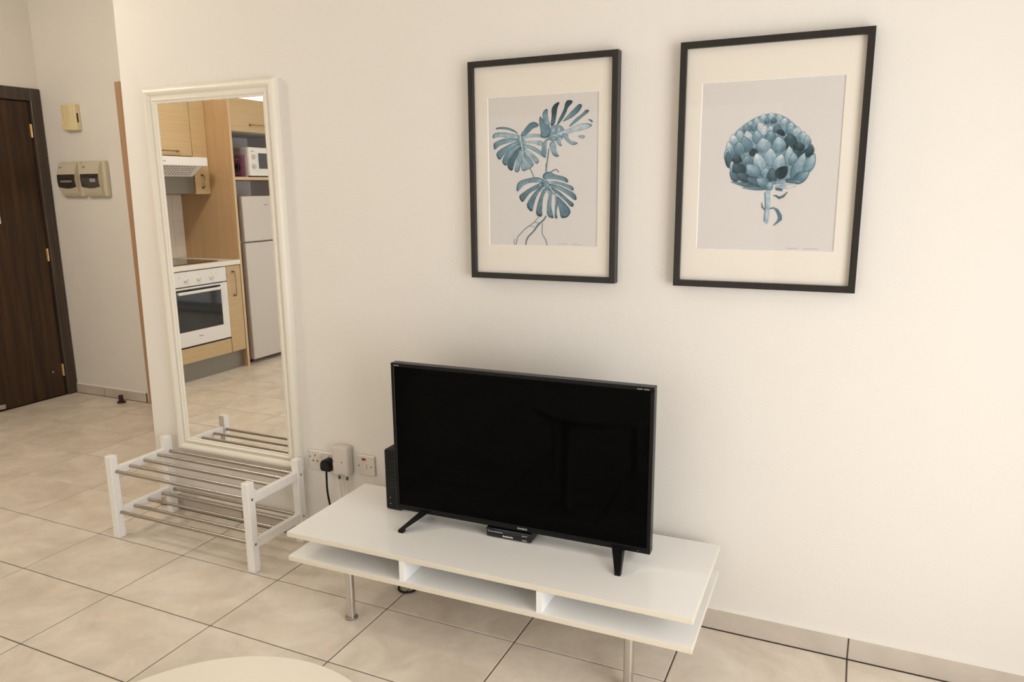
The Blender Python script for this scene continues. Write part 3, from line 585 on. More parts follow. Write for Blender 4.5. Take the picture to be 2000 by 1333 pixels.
# ------------------------------------------------------------------ framed prints
PAL_D, PAL_M, PAL_L, PAL_W = (0.020, 0.038, 0.045), (0.105, 0.195, 0.235), (0.34, 0.45, 0.50), (0.60, 0.60, 0.57)
def shade(s):
    stops = [(0.0, PAL_D), (0.4, PAL_M), (0.75, PAL_L), (1.0, PAL_W)]
    for (a, ca), (b, cb) in zip(stops, stops[1:]):
        if s <= b:
            u = max(0, (s - a) / (b - a)); return tuple(ca[i] + (cb[i] - ca[i]) * u for i in range(3))
    return PAL_W

class Ink:
    def __init__(self, cx, cz, y): self.v = []; self.f = []; self.c = []; self.cx, self.cz, self.y, self.k = cx, cz, y, 0
    def layer(self): self.k += 1; return self.y - 0.000012 * self.k
    def poly(self, pts, cols):
        y = self.layer(); b = len(self.v)
        for p in pts: self.v.append((self.cx + p[0] / 1000, y, self.cz + p[1] / 1000))
        self.f.append(list(range(b, b + len(pts)))); self.c.append(list(cols) if isinstance(cols, list) else [cols] * len(pts))
    def strip(self, pts, ws, c):
        y = self.layer(); b = len(self.v); n = len(pts)
        for i, p in enumerate(pts):
            q0 = pts[max(0, i - 1)]; q1 = pts[min(n - 1, i + 1)]
            dx, dy = q1[0] - q0[0], q1[1] - q0[1]; L = math.hypot(dx, dy) or 1
            nx, ny = -dy / L * ws[i] / 2, dx / L * ws[i] / 2
            self.v.append((self.cx + (p[0] + nx) / 1000, y, self.cz + (p[1] + ny) / 1000)); self.v.append((self.cx + (p[0] - nx) / 1000, y, self.cz + (p[1] - ny) / 1000))
        for i in range(n - 1):
            self.f.append([b + 2 * i, b + 2 * i + 1, b + 2 * i + 3, b + 2 * i + 2]); self.c.append([c] * 4)
    def build(self, name, parent):
        me = bpy.data.meshes.new(name); org = ORG[parent.name]
        me.from_pydata([Vector(v) - org for v in self.v], [], self.f)
        ca = me.color_attributes.new('ink', 'FLOAT_COLOR', 'CORNER')
        i = 0
        for p, cs in zip(me.polygons, self.c):
            for k, li in enumerate(p.loop_indices): ca.data[li].color = (*cs[k], 1)
        me.materials.append(M['ink'])
        o = bpy.data.objects.new(name, me); col.objects.link(o); o.parent = parent; ORG[o.name] = org.copy()
        return o

def chaikin(pts, n=2):
    for _ in range(n):
        q = []
        for i in range(len(pts)):
            a, b = pts[i], pts[(i + 1) % len(pts)]
            q.append((a[0] * .75 + b[0] * .25, a[1] * .75 + b[1] * .25)); q.append((a[0] * .25 + b[0] * .75, a[1] * .25 + b[1] * .75))
        pts = q
    return pts

def framed(label, x0, z1, ox0, ox1, oz0, oz1):
    W_, H_ = 0.525, 0.726
    x1, z0 = x0 + W_, z1 - H_
    t = thing('framed_print', label, 'picture', ((x0 + x1) / 2, 0.0, z0), group='black framed botanical prints')
    prof = [(0.0, 0.0), (0.0, -0.0345), (0.0005, -0.035), (0.0185, -0.035), (0.019, -0.0345), (0.019, -0.022), (0.010, -0.022), (0.010, 0.0)]
    mitre_rails(t, 'frame_rail', 'black_frame', x0, x1, z0, z1, prof)
    obj('backing_board', box(x0 + 0.011, x1 - 0.011, -0.016, -0.003, z0 + 0.011, z1 - 0.011), 'hole', t)
    # mat with a bevelled opening
    bm = B(); a = 0.0115
    o4 = [(x0 + a, z0 + a), (x1 - a, z0 + a), (x1 - a, z1 - a), (x0 + a, z1 - a)]
    i4 = [(ox0, oz0), (ox1, oz0), (ox1, oz1), (ox0, oz1)]
    e = 0.0018
    j4 = [(ox0 + e, oz0 + e), (ox1 - e, oz0 + e), (ox1 - e, oz1 - e), (ox0 + e, oz1 - e)]
    vo = [bm.verts.new((p[0], -0.0205, p[1])) for p in o4]; vi = [bm.verts.new((p[0], -0.0205, p[1])) for p in i4]; vj = [bm.verts.new((p[0], -0.0180, p[1])) for p in j4]
    vk = [bm.verts.new((p[0], -0.0175, p[1])) for p in o4]
    for k in range(4):
        n = (k + 1) % 4
        bm.faces.new((vo[k], vo[n], vi[n], vi[k]))
        f = bm.faces.new((vi[k], vi[n], vj[n], vj[k])); f.material_index = 1
        bm.faces.new((vj[k], vj[n], vk[n], vk[k])); bm.faces.new((vo[n], vo[k], vk[k], vk[n]))
    obj('mat', bm, ['mat_board', 'mat_bevel'], t)
    pr = obj('print', box(ox0 - 0.004, ox1 + 0.004, -0.0174, -0.0165, oz0 - 0.004, oz1 + 0.004), 'paper', t)
    obj('glass', box(x0 + 0.0185, x1 - 0.0185, -0.0245, -0.0225, z0 + 0.0185, z1 - 0.0185), 'pane', t)
    return t, pr

tL, prL = framed('black framed print of three blue-green split leaves, left picture', -1.2417, 1.8960, -1.1755, -0.7820, 1.2865, 1.7775)
ik = Ink(-0.979, 1.532, -0.01745)
BODIES = (14, 28, 44)
for k in BODIES + tuple(n for n in range(len(LEAF_POLYS)) if n not in BODIES):
    sh, pts = LEAF_POLYS[k]
    cx0, cy0 = (-75, 98) if k < 15 else ((50, 122) if k < 33 else (25, -48))
    p = chaikin([tuple(q) for q in pts], 1)
    cx = sum(q[0] for q in p) / len(p); cy = sum(q[1] for q in p) / len(p)
    if sh > 0.9:
        ik.poly(p, shade(0.80)); continue
    def tone(q, base):
        d = min(1.0, math.hypot(q[0] - cx0, q[1] - cy0) / 105)
        v = 0.5 + 0.5 * math.sin(q[0] * 0.19 + q[1] * 0.27 + k)
        return shade(max(0.0, min(0.85, base + 0.22 * (1 - d) + 0.12 * v - 0.04)))
    if k in BODIES:
        ik.poly(p, [tone(q, 0.36) for q in p]); continue
    big = [(cx + (q[0] - cx) * 1.09, cy + (q[1] - cy) * 1.09) for q in p]
    ik.poly(big, [tone(q, max(-0.1, sh - 0.30)) for q in big])
    ik.poly([(cx + (q[0] - cx) * 0.97, cy + (q[1] - cy) * 0.93) for q in p], [tone(q, sh - 0.02) for q in p])
for s, ws, pts in LEAF_LINES[:-2]: ik.strip(pts, ws, shade(s))
ik.build('leaf_drawing', prL)
for s, ws, pts in LEAF_LINES[-2:]:
    ik = Ink(-0.979, 1.532, -0.01745); ik.strip(pts, ws, shade(s)); ik.build('caption_line', prL)

tR, prR = framed('black framed print of a blue artichoke, right picture', -0.5248, 1.8986, -0.4595, -0.0650, 1.2895, 1.7805)
ik = Ink(-0.262, 1.535, -0.01745)
ik.poly([(q[0] * 0.96, (q[1] - 80) * 0.95 + 80) for q in chaikin([tuple(q) for q in BULB], 2)], shade(0.55))
for s, pts in STEM_POLYS:
    pts = [(q[0], q[1] + (16 if n < 2 else 0)) for n, q in enumerate(pts)]
    ik.poly(chaikin([tuple(q) for q in pts], 1), shade(s))
for tx, ty, bx, by, w, s in PETALS:
    ax, ay = tx - bx, ty - by
    L = math.hypot(ax, ay); ux, uy = ax / L, ay / L; nx, ny = -uy, ux
    def pet(k):
        left = []; right = []
        for i in range(13):
            u = i / 12
            h = w / 2 * k * (math.sin(math.pi * min(1, 0.12 + 0.88 * u) ) ** 0.75) * (1 - 0.25 * u)
            c = (bx + ux * L * (u * k + (1 - k) * 0.35), by + uy * L * (u * k + (1 - k) * 0.35))
            left.append((c[0] + nx * h, c[1] + ny * h)); right.append((c[0] - nx * h, c[1] - ny * h))
        return left, right
    l, r = pet(1.0); ik.poly(l + r[::-1], shade(max(0, s - 0.38)))
    l, r = pet(0.93)
    y = ik.layer(); b = len(ik.v)
    for i in range(13):
        for q, dl in ((l[i], -0.10), (((l[i][0] + r[i][0]) / 2, (l[i][1] + r[i][1]) / 2), 0.05), (r[i], -0.03)):
            ik.v.append((ik.cx + q[0] / 1000, y, ik.cz + q[1] / 1000))
    for i in range(12):
        for j in range(2):
            def cc(ii, jj): return shade(max(0.0, min(1.0, s - 0.22 + 0.42 * (ii / 12) ** 1.5 * (0.4 + s) + (-0.10, 0.05, -0.03)[jj])))
            ik.f.append([b + 3 * i + j, b + 3 * i + j + 1, b + 3 * (i + 1) + j + 1, b + 3 * (i + 1) + j]); ik.c.append([cc(i, j), cc(i, j + 1), cc(i + 1, j + 1), cc(i + 1, j)])
for s, ws, pts in STEM_LINES[:-2]: ik.strip(pts, ws, shade(s))
ik.build('artichoke_drawing', prR)
for s, ws, pts in STEM_LINES[-2:]:
    ik = Ink(-0.262, 1.535, -0.01745); ik.strip(pts, ws, shade(s)); ik.build('caption_line', prR)

# ------------------------------------------------------------------ shoe rack
t = thing('shoe_rack', 'white wooden shoe rack with two shelves of steel rods under the mirror', 'shoe rack', (-2.466, -0.189, 0.0))
RX0, RX1, RY0, RY1 = -2.866, -2.066, -0.350, -0.030
P_ = 0.035
for x in (RX0, RX1 - P_):
    for y in (RY0, RY1 - P_):
        obj('post', box(x, x + P_, y, y + P_, 0.0, 0.372, bevel=0.002), 'white_wood', t)
for x in (RX0 + 0.006, RX1 - P_ + 0.006):
    for z0, z1 in ((0.281, 0.317), (0.093, 0.130)):
        obj('side_rail', box(x, x + 0.023, RY0 + P_, RY1 - P_, z0, z1, bevel=0.002), 'white_wood', t)
for z in (0.3005, 0.1135):
    for y in (-0.3275, -0.2535, -0.1795, -0.1055, -0.0330 - 0.012):
        bm = B(); add_tube(bm, [(RX0 + 0.024, y, z), (RX1 - 0.024, y, z)], 0.0074, 14)
        obj('rod', bm, 'steel_dull', t, smooth=True)
for y in (RY0 + P_ / 2, RY1 - P_ / 2):
    for z in (0.304, 0.1165):
        bm = B(); add_cyl(bm, (RX1 - 0.001, y, z), 'x', 0.0055, 0.0022, 14); obj('screw', bm, 'steel_dull', t)
        bm = B(); add_cyl(bm, (RX0 - 0.0012, y, z), 'x', 0.0055, 0.0022, 14); obj('screw', bm, 'steel_dull', t)

# ------------------------------------------------------------------ sockets and booster on the wall
t = thing('wall_socket', 'white double wall socket beside the mirror with a black plug in it', 'socket', (-1.975, 0.0, 0.319))
obj('plate', box(-2.050, -1.903, -0.010, 0.0, 0.319, 0.405, bevel=0.003), 'socket', t)
for dx in (0.0, 0.0735):
    for (px, pz, w, h) in ((-2.016, 0.384, 0.004, 0.009), (-2.027, 0.360, 0.008, 0.0045), (-2.005, 0.360, 0.008, 0.0045)):
        obj('pin_hole', box(px + dx - w / 2, px + dx + w / 2, -0.0106, -0.009, pz - h / 2, pz + h / 2), 'hole', t)
for px in (-2.042, ):
    bm = B(); add_cyl(bm, (px, -0.0106, 0.376), 'y', 0.003, 0.002, 10); obj('screw', bm, 'brass_dark', t)
for px in (-1.988, ):
    obj('rocker_switch', box(px - 0.008, px + 0.008, -0.0135, -0.009, 0.377, 0.398, bevel=0.002), 'socket', t)

t = thing('power_plug', 'black mains plug with its cord hanging down the wall', 'plug', (-1.935, -0.01, 0.0))
bm = B(); add_prism(bm, [(-1.958, 0.338), (-1.912, 0.338), (-1.906, 0.350), (-1.909, 0.372), (-1.921, 0.386), (-1.947, 0.386), (-1.959, 0.376), (-1.962, 0.352)], 'y', -0.052, -0.011)
bmesh.ops.bevel(bm, geom=list(bm.edges), offset=0.004, segments=2, affect='EDGES')
obj('plug_body', bm, 'black_matt', t, smooth=True)
path = smooth_path([(-1.936, -0.040, 0.342), (-1.935, -0.043, 0.310), (-1.937, -0.040, 0.24), (-1.929, -0.032, 0.15), (-1.915, -0.035, 0.05), (-1.89, -0.045, 0.012), (-1.84, -0.05, 0.0045), (-1.77, -0.05, 0.0045)])
bm = B(); add_tube(bm, path, 0.0042, 8); obj('cord', bm, 'black_matt', t, smooth=True)

loop = smooth_path([(-1.62, -0.10, 0.005), (-1.50, -0.12, 0.005), (-1.42, -0.20, 0.005), (-1.44, -0.238, 0.005), (-1.475, -0.230, 0.006), (-1.48, -0.19, 0.009), (-1.42, -0.145, 0.0135), (-1.30, -0.10, 0.005), (-1.2, -0.09, 0.005)])
bm = B(); add_tube(bm, loop, 0.0042, 8)
tag(obj('cable_loop', bm, 'black_matt', smooth=True), 'loop of black cable lying on the floor under the bench', 'cable')

t = thing('aerial_booster', 'white aerial booster box with two coaxial leads under it', 'booster box', (-1.866, 0.0, 0.32))
bm = B(); add_box(bm, -1.905, -1.824, -0.043, 0.0, 0.325, 0.452, bevel=0.010, seg=3)
obj('case', bm, 'amp', t, smooth=True)
obj('label', box(-1.874, -1.842, -0.0436, -0.042, 0.3325, 0.3365), 'grey_print', t)
for px in (-1.897, -1.853):
    bm = B(); add_cyl(bm, (px, -0.0437, 0.387), 'y', 0.003, 0.002, 10); obj('screw', bm, 'brass_dark', t)
for px in (-1.882, -1.843):
    bm = B(); add_cyl(bm, (px, -0.026, 0.307), 'z', 0.0055, 0.020, 12); c = obj('connector', bm, 'brass_dark', t, smooth=True)
    bm = B(); add_tube(bm, smooth_path([(px, -0.026, 0.308), (px + 0.002, -0.025, 0.25), (px + 0.006, -0.018, 0.17), (px - 0.004, -0.014, 0.09), (px, -0.013, 0.076)]), 0.0032, 8); obj('lead', bm, 'white_cable', c, smooth=True)

t = thing('fused_switch', 'white fused wall switch with a red indicator beside the television', 'switch', (-1.76, 0.0, 0.333))
obj('plate', box(-1.804, -1.716, -0.010, 0.0, 0.333, 0.419, bevel=0.003), 'socket', t)
obj('indicator', box(-1.777, -1.758, -0.0125, -0.009, 0.3975, 0.4075, bevel=0.001), 'red', t)
obj('rocker_switch', box(-1.769, -1.755, -0.0135, -0.009, 0.361, 0.386, bevel=0.002), 'socket', t)
for px in (-1.792, -1.733):
    bm = B(); add_cyl(bm, (px, -0.0106, 0.373), 'y', 0.003, 0.002, 10); obj('screw', bm, 'brass_dark', t)

# ------------------------------------------------------------------ television bench
BW, BD = 1.3895, 0.4692
t = thing('tv_bench', 'low white television bench with open shelf and steel tube legs', 'tv bench', (-1.0313, -0.2860, 0.0), 0.0149, local=True)
def board(name, z0, z1):
    bm = B(); add_box(bm, -BW / 2, BW / 2, -BD / 2, BD / 2, z0, z1, bevel=0.0012)
    for f in bm.faces:
        if abs(f.normal.z) < 0.5: f.material_index = 1
    bm.normal_update()
    for f in bm.faces: f.material_index = 0 if abs(f.normal.z) > 0.9 else 1
    return obj(name, bm, ['white_lacquer', 'edge_cream'], t)
board('top_board', 0.3063, 0.3243)
board('lower_board', 0.2170, 0.2350)
for x in (-0.2365, 0.2410):
    obj('divider', box(x - 0.009, x + 0.009, -BD / 2 + 0.004, BD / 2 - 0.05, 0.235, 0.3063), 'white_lacquer', t)
obj('back_panel', box(-0.60, 0.655, BD / 2 - 0.05, BD / 2 - 0.034, 0.235, 0.3063), 'white_lacquer', t)
for x in (-0.499, 0.499):
    for y in (-0.158, 0.158):
        bm = B(); add_cyl(bm, (x, y, 0.008), 'z', 0.0150, 0.209, 24); lg = obj('leg', bm, 'steel', t, smooth=True)
        bm = B(); add_cyl(bm, (x, y, 0.0), 'z', 0.0225, 0.009, 24, bevel=0.003); obj('leg_foot', bm, 'steel_dull', lg, smooth=True)
        bm = B(); add_cyl(bm, (x, y, 0.212), 'z', 0.030, 0.005, 24); obj('mounting_plate', bm, 'steel', lg, smooth=True)

# ------------------------------------------------------------------ television
TW, TH, TB = 0.9117, 0.5339, 0.3647
t = thing('television', 'black flat screen television switched off on the white bench', 'television', (-0.9703, -0.285, 0.3243), 0.0203, local=True)
zb = TB - 0.3243; zt = zb + TH
bz, bb_ = 0.0125, 0.019
prof_y = (0.0, 0.034)
def bezel(x0, x1, z0, z1): return obj('bezel', box(x0, x1, 0.0, 0.034, z0, z1, bevel=0.0018), 'tv_black', t)
bezel(-TW / 2, TW / 2, zt - bz, zt); bezel(-TW / 2, TW / 2, zb, zb + bb_)
bezel(-TW / 2, -TW / 2 + bz, zb + bb_, zt - bz); bezel(TW / 2 - bz, TW / 2, zb + bb_, zt - bz)
obj('screen', box(-TW / 2 + bz - 0.001, TW / 2 - bz + 0.001, 0.0022, 0.02, zb + bb_ - 0.001, zt - bz + 0.001), 'tv_screen', t)
bm = B(); add_prism(bm, [(-TW / 2 + 0.01, 0.034), (TW / 2 - 0.01, 0.034), (TW / 2 - 0.16, 0.075), (-TW / 2 + 0.16, 0.075)], 'z', zb + 0.02, zb + 0.33)
add_box(bm, -TW / 2 + 0.01, TW / 2 - 0.01, 0.02, 0.034, zb + 0.005, zt - 0.005)
obj('rear_case', bm, 'black_matt', t)
bm = B()
for k, w in enumerate((0.005, 0.005, 0.006, 0.005, 0.005)): add_box(bm, 0.012 + k * 0.0072, 0.012 + k * 0.0072 + w, -0.0006, 0.001, zb + 0.007, zb + 0.0125)
obj('logo', bm, 'grey_print', t)
bm = B()
for k in range(5): add_box(bm, -TW / 2 + 0.013 + k * 0.0042, -TW / 2 + 0.016 + k * 0.0042, -0.0006, 0.001, zt - 0.009, zt - 0.006)
obj('badge', bm, 'grey_print', t)
bm = B()
for k in range(9):
    if k != 4: add_box(bm, TW / 2 - 0.052 + k * 0.0042, TW / 2 - 0.049 + k * 0.0042, -0.0006, 0.001, zt - 0.009, zt - 0.006)
obj('badge', bm, 'grey_print', t)
obj('standby_light', box(TW / 2 - 0.040, TW / 2 - 0.036, -0.0006, 0.001, zb + 0.006, zb + 0.009), 'red', t)
for s, xa, xt in ((-1, -0.335, -0.386), (1, 0.352, 0.378)):
    bm = B()
    for yt, xk in ((-0.083, xt), (0.125, xt)):
        top = Vector((xa, 0.018, zb + 0.012)); tip = Vector((xk, yt, 0.0))
        a = Vector((0.018, 0, 0))
        q = [top - a + Vector((0, -0.020, 0)), top + a + Vector((0, -0.020, 0)), top + a + Vector((0, 0.022, 0)), top - a + Vector((0, 0.022, 0))]
        r = [tip + Vector((-0.009, -0.007, 0)), tip + Vector((0.009, -0.007, 0)), tip + Vector((0.009, 0.012, 0)), tip + Vector((-0.009, 0.012, 0))]
        r2 = [v + Vector((0, 0, 0.010)) for v in r]
        vs = [[bm.verts.new(v) for v in ring] for ring in (q, r2, r)]
        for k in range(2):
            for i in range(4): bm.faces.new((vs[k][i], vs[k][(i + 1) % 4], vs[k + 1][(i + 1) % 4], vs[k + 1][i]))
        bm.faces.new(vs[0]); bm.faces.new(vs[2])
    obj('foot', bm, 'tv_black', t)

# ------------------------------------------------------------------ set-top box, router
t = thing('set_top_box', 'small black set-top box under the television', 'set-top box', (-0.993, -0.255, 0.3243), 0.03, local=True)
bm = B(); add_box(bm, -0.082, 0.082, -0.030, 0.075, 0.002, 0.035, bevel=0.005, seg=2); obj('case', bm, 'black_gloss', t, smooth=True)
obj('trim_line', box(-0.074, -0.020, -0.0306, -0.029, 0.0215, 0.0228), 'white_print', t)
obj('indicator', box(-0.0745, -0.0705, -0.0306, -0.029, 0.0245, 0.0275), 'blue_led', t)
bm = B()
for k in range(8): add_box(bm, -0.020 + k * 0.0047, -0.0165 + k * 0.0047, -0.0306, -0.029, 0.0085, 0.0085 + (0.0045 if k % 3 else 0.0058))
obj('lettering', bm, 'white_print', t)
bm = B(); add_box(bm, 0.052, 0.068, -0.0306, -0.029, 0.0235, 0.0247); add_box(bm, 0.050, 0.0512, -0.0306, -0.029, 0.0215, 0.0247); add_box(bm, 0.050, 0.066, -0.0306, -0.029, 0.0075, 0.0095)
obj('symbol', bm, 'white_print', t)
for x in (-0.07, 0.07): obj('rubber_foot', box(x - 0.006, x + 0.006, -0.02, -0.008, 0.0, 0.003), 'black_matt', t)

t = thing('router', 'upright black router behind the left edge of the television', 'router', (-1.477, -0.15, 0.3243))
bm = B(); add_box(bm, -1.513, -1.447, -0.232, -0.075, 0.3253, 0.555, bevel=0.006, seg=2); obj('case', bm, 'black_matt', t, smooth=True)
for k in range(7):
    for c in range(3):
        z = 0.512 - k * 0.0165; x = -1.490 + c * 0.009
        obj('vent_slot', box(x, x + 0.006, -0.2326, -0.231, z - 0.0035, z + 0.0035), 'hole', t)
for z in (0.372, 0.348):
    obj('indicator', box(-1.495, -1.490, -0.2326, -0.231, z - 0.0012, z + 0.0012), 'grey_print', t)
obj('stand_foot', box(-1.500, -1.460, -0.225, -0.082, 0.3243, 0.327), 'black_matt', t)

# ------------------------------------------------------------------ round side table in the foreground
TX, TY, TR_, TZ = -1.0235, -1.5705, 0.346, 0.4507
t = thing('round_table', 'round cream table with bent wooden legs in the foreground', 'table', (TX, TY, 0.0))
bm = B(); add_tube(bm, [(TX, TY, TZ - 0.024), (TX, TY, TZ - 0.022), (TX, TY, TZ - 0.003), (TX, TY, TZ)], [TR_ - 0.002, TR_, TR_, TR_ - 0.003], 96)
obj('table_top', bm, 'table_top', t, smooth=True)
for k in range(4):
    a = math.radians(20 + 90 * k); ca, sa = math.cos(a), math.sin(a)
    pts = []
    for r, z in ((0.13, TZ - 0.036), (0.20, TZ - 0.036), (0.245, TZ - 0.037), (0.275, TZ - 0.048), (0.288, TZ - 0.075), (0.291, TZ - 0.12), (0.293, 0.22), (0.296, 0.10), (0.298, 0.0)):
        pts.append((r, z))
    bm = B(); rings = []
    for i, (r, z) in enumerate(pts):
        p0 = pts[max(0, i - 1)]; p1 = pts[min(len(pts) - 1, i + 1)]
        dr, dz = p1[0] - p0[0], p1[1] - p0[1]; L = math.hypot(dr, dz); nr, nz = -dz / L * 0.012, dr / L * 0.012
        if i == len(pts) - 1: nz = 0
        ring = []
        for sgn, wd in ((1, 0.021), (1, -0.021), (-1, -0.021), (-1, 0.021)):
            rr, zz = r + nr * sgn, z + nz * sgn
            ring.append(bm.verts.new((TX + ca * rr - sa * wd, TY + sa * rr + ca * wd, max(0, zz))))
        rings.append(ring)
    for A_, B_ in zip(rings, rings[1:]):
        for i in range(4): bm.faces.new((A_[i], A_[(i + 1) % 4], B_[(i + 1) % 4], B_[i]))
    bm.faces.new(rings[0]); bm.faces.new(rings[-1])
    obj('leg', bm, 'table_top', t)

# ------------------------------------------------------------------ kitchen run on the left wall (seen in the mirror)
KF, KB = -4.69, XL + 0.002        # front plane of the doors, rear plane
YO0, YO1 = -2.240, -1.645         # oven housing
YN0, YN1 = -2.398, -2.244         # narrow cabinet
def bar_handle(parent, axis, x, y, z, L):
    """thin bow handle standing off a door that faces +x; axis 'y' or 'z'"""
    bm = B(); d = 0.028
    if axis == 'y':
        add_tube(bm, smooth_path([(x, y - L / 2, z), (x + d, y - L / 2 + 0.012, z), (x + d, y + L / 2 - 0.012, z), (x, y + L / 2, z)], 6), 0.0045, 8)
        ends = [(y - L / 2, z), (y + L / 2, z)]
    else:
        add_tube(bm, smooth_path([(x, y, z - L / 2), (x + d, y, z - L / 2 + 0.012), (x + d, y, z + L / 2 - 0.012), (x, y, z + L / 2)], 6), 0.0045, 8)
        ends = [(y, z - L / 2), (y, z + L / 2)]
    for a, b in ends: add_box(bm, x, x + 0.006, a - 0.009, a + 0.009, b - 0.009, b + 0.009)
    return obj('handle', bm, 'bronze', parent, smooth=True)

t = thing('base_cabinet', 'narrow oak base cabinet between the oven and the tall panel', 'cabinet', (-4.98, -2.32, 0.155), group='oak kitchen cabinets')
obj('carcass', box(KB, KF - 0.019, YN0, YN1, 0.155, 0.876), 'oak_v', t)
d = obj('door', box(KF - 0.018, KF, YN0 + 0.001, YN1 - 0.001, 0.157, 0.873, bevel=0.0012), 'oak_h', t)
bar_handle(d, 'z', KF, -2.312, 0.725, 0.195)

t = thing('oven_housing', 'oak oven housing cabinet with a filler strip below the oven', 'cabinet', (-4.98, -1.94, 0.155))
bm = B(); add_box(bm, KB, KF - 0.019, YO0, YO0 + 0.016, 0.155, 0.876); add_box(bm, KB, KF - 0.019, YO1 - 0.016, YO1, 0.155, 0.876); add_box(bm, KB, KF - 0.019, YO0 + 0.016, YO1 - 0.016, 0.155, 0.171)
obj('carcass', bm, 'oak_v', t)
obj('filler_strip', box(KF - 0.018, KF, YO0 + 0.001, YO1 - 0.001, 0.157, 0.276, bevel=0.0012), 'oak_h', t)

t = thing('built_in_oven', 'white built-in oven with three knobs and a dark glass door', 'oven', (-4.95, -1.94, 0.288))
ya, yb = YO0 + 0.004, YO1 - 0.004
obj('body', box(KB + 0.03, KF - 0.020, ya + 0.014, yb - 0.014, 0.29, 0.868), 'hole', t)
cp = obj('control_panel', box(KF - 0.018, KF + 0.006, ya, yb, 0.756, 0.872, bevel=0.002), 'appliance', t)
for y in (-1.823, -1.949, -2.077):
    bm = B(); add_cyl(bm, (KF + 0.006, y, 0.802), 'x', 0.019, 0.005, 24); add_cyl(bm, (KF + 0.011, y, 0.802), 'x', 0.016, 0.016, 24, bevel=0.002)
    k_ = obj('knob', bm, 'appliance', cp, smooth=True)
    bm = B(); add_box(bm, KF + 0.006, KF + 0.0066, y - 0.003, y + 0.003, 0.838, 0.842)
    obj('mark', bm, 'grey_print', cp)
    obj('pointer', box(KF + 0.0262, KF + 0.0278, y - 0.002, y + 0.002, 0.793, 0.818), 'grey_print', k_)
for y in (-1.765, -2.13):
    obj('pilot_mark', box(KF + 0.006, KF + 0.0066, y - 0.005, y + 0.005, 0.826, 0.831), 'grey_print', cp)
bm = B(); x0, x1 = KF - 0.018, KF + 0.006
for q in ((ya, yb, 0.290, 0.406), (ya, yb, 0.735, 0.748), (ya, -2.166, 0.406, 0.735), (-1.700, yb, 0.406, 0.735)): add_box(bm, x0, x1, q[0], q[1], q[2], q[3])
dr = obj('oven_door', bm, 'appliance', t)
obj('door_glass', box(x0, x1 - 0.001, -2.166, -1.700, 0.406, 0.735), 'oven_glass', dr)
bm = B(); add_box(bm, KF + 0.030, KF + 0.046, -2.160, -1.715, 0.700, 0.722, bevel=0.004, seg=2)
for y in (-2.15, -1.735): add_box(bm, KF + 0.004, KF + 0.032, y - 0.006, y + 0.006, 0.704, 0.718)
obj('door_handle', bm, 'appliance', dr, smooth=True)
bm = B()
for k in range(5): add_box(bm, x1, x1 + 0.0008, -1.945 + k * 0.0085, -1.939 + k * 0.0085, 0.352, 0.361)
obj('lettering', bm, 'grey_print', dr)
bm = B(); add_box(bm, x0 + 0.004, x1 - 0.004, ya, yb, 0.279, 0.289); obj('air_gap_trim', bm, 'hole', t)

t = thing('base_cabinet', 'wide oak base cabinet on the far side of the oven from the fridge', 'cabinet', (-4.98, -1.30, 0.155), group='oak kitchen cabinets')
obj('carcass', box(KB, KF - 0.019, YO1 + 0.002, -0.95, 0.155, 0.876), 'oak_v', t)
for y0, y1, hy in ((YO1 + 0.003, -1.30, -1.35), (-1.297, -0.951, -1.25)):
    d = obj('door', box(KF - 0.018, KF, y0, y1, 0.157, 0.873, bevel=0.0012), 'oak_h', t)
    bar_handle(d, 'z', KF, hy, 0.725, 0.195)

tag(obj('plinth', box(-4.752, -4.736, YN0, -0.955, 0.0, 0.153), 'plinth'), 'grey metallic plinth under the oven and base cabinets', 'plinth')
bm = B(); add_box(bm, KB, KF + 0.012, YN0 - 0.0005, -0.94, 0.878, 0.917, bevel=0.004, seg=2)
tag(obj('worktop', bm, 'worktop'), 'cream kitchen worktop over the oven and base cabinets', 'worktop')
t = thing('hob', 'black glass hob set into the cream worktop', 'hob', (-4.985, -1.93, 0.917))
obj('glass_plate', box(-5.235, -4.735, -2.215, -1.64, 0.9172, 0.923, bevel=0.002), 'hob', t)
for x, y, r in ((-5.11, -2.07, 0.09), (-5.11, -1.78, 0.075), (-4.86, -2.07, 0.075), (-4.86, -1.78, 0.09)):
    bm = B(); n = 40
    a = [bm.verts.new((x + math.cos(2 * math.pi * k / n) * r, y + math.sin(2 * math.pi * k / n) * r, 0.9234)) for k in range(n)]
    b = [bm.verts.new((x + math.cos(2 * math.pi * k / n) * (r - 0.003), y + math.sin(2 * math.pi * k / n) * (r - 0.003), 0.9234)) for k in range(n)]
    for k in range(n): bm.faces.new((a[k], a[(k + 1) % n], b[(k + 1) % n], b[k]))
    obj('cooking_ring', bm, 'grey_print', t)

# glazed tiles of the splashback, laid on the left wall
wt = bpy.data.meshes.new('splashback_tile'); bm = B(); add_box(bm, 0, 0.007, -0.0517, 0.0517, -0.0517, 0.0517, bevel=0.0015); bmesh.ops.recalc_face_normals(bm, faces=bm.faces); bm.to_mesh(wt); bm.free(); wt.materials.append(M['wall_tile'])
obj('splashback_grout', box(XL, XL + 0.0045, YN0 - 0.002, -0.95, 0.918, 1.445), 'niche', wall_left)
for r in range(5):
    for k in range(14):
        y = -2.345 + k * 0.1055 ; z = 0.918 + 0.0527 + r * 0.1055
        if y > -0.98: continue
        o = bpy.data.objects.new('splashback_tile', wt); col.objects.link(o); o.parent = wall_left
        o.location = Vector((XL + 0.001, y, z)) - ORG[wall_left.name]

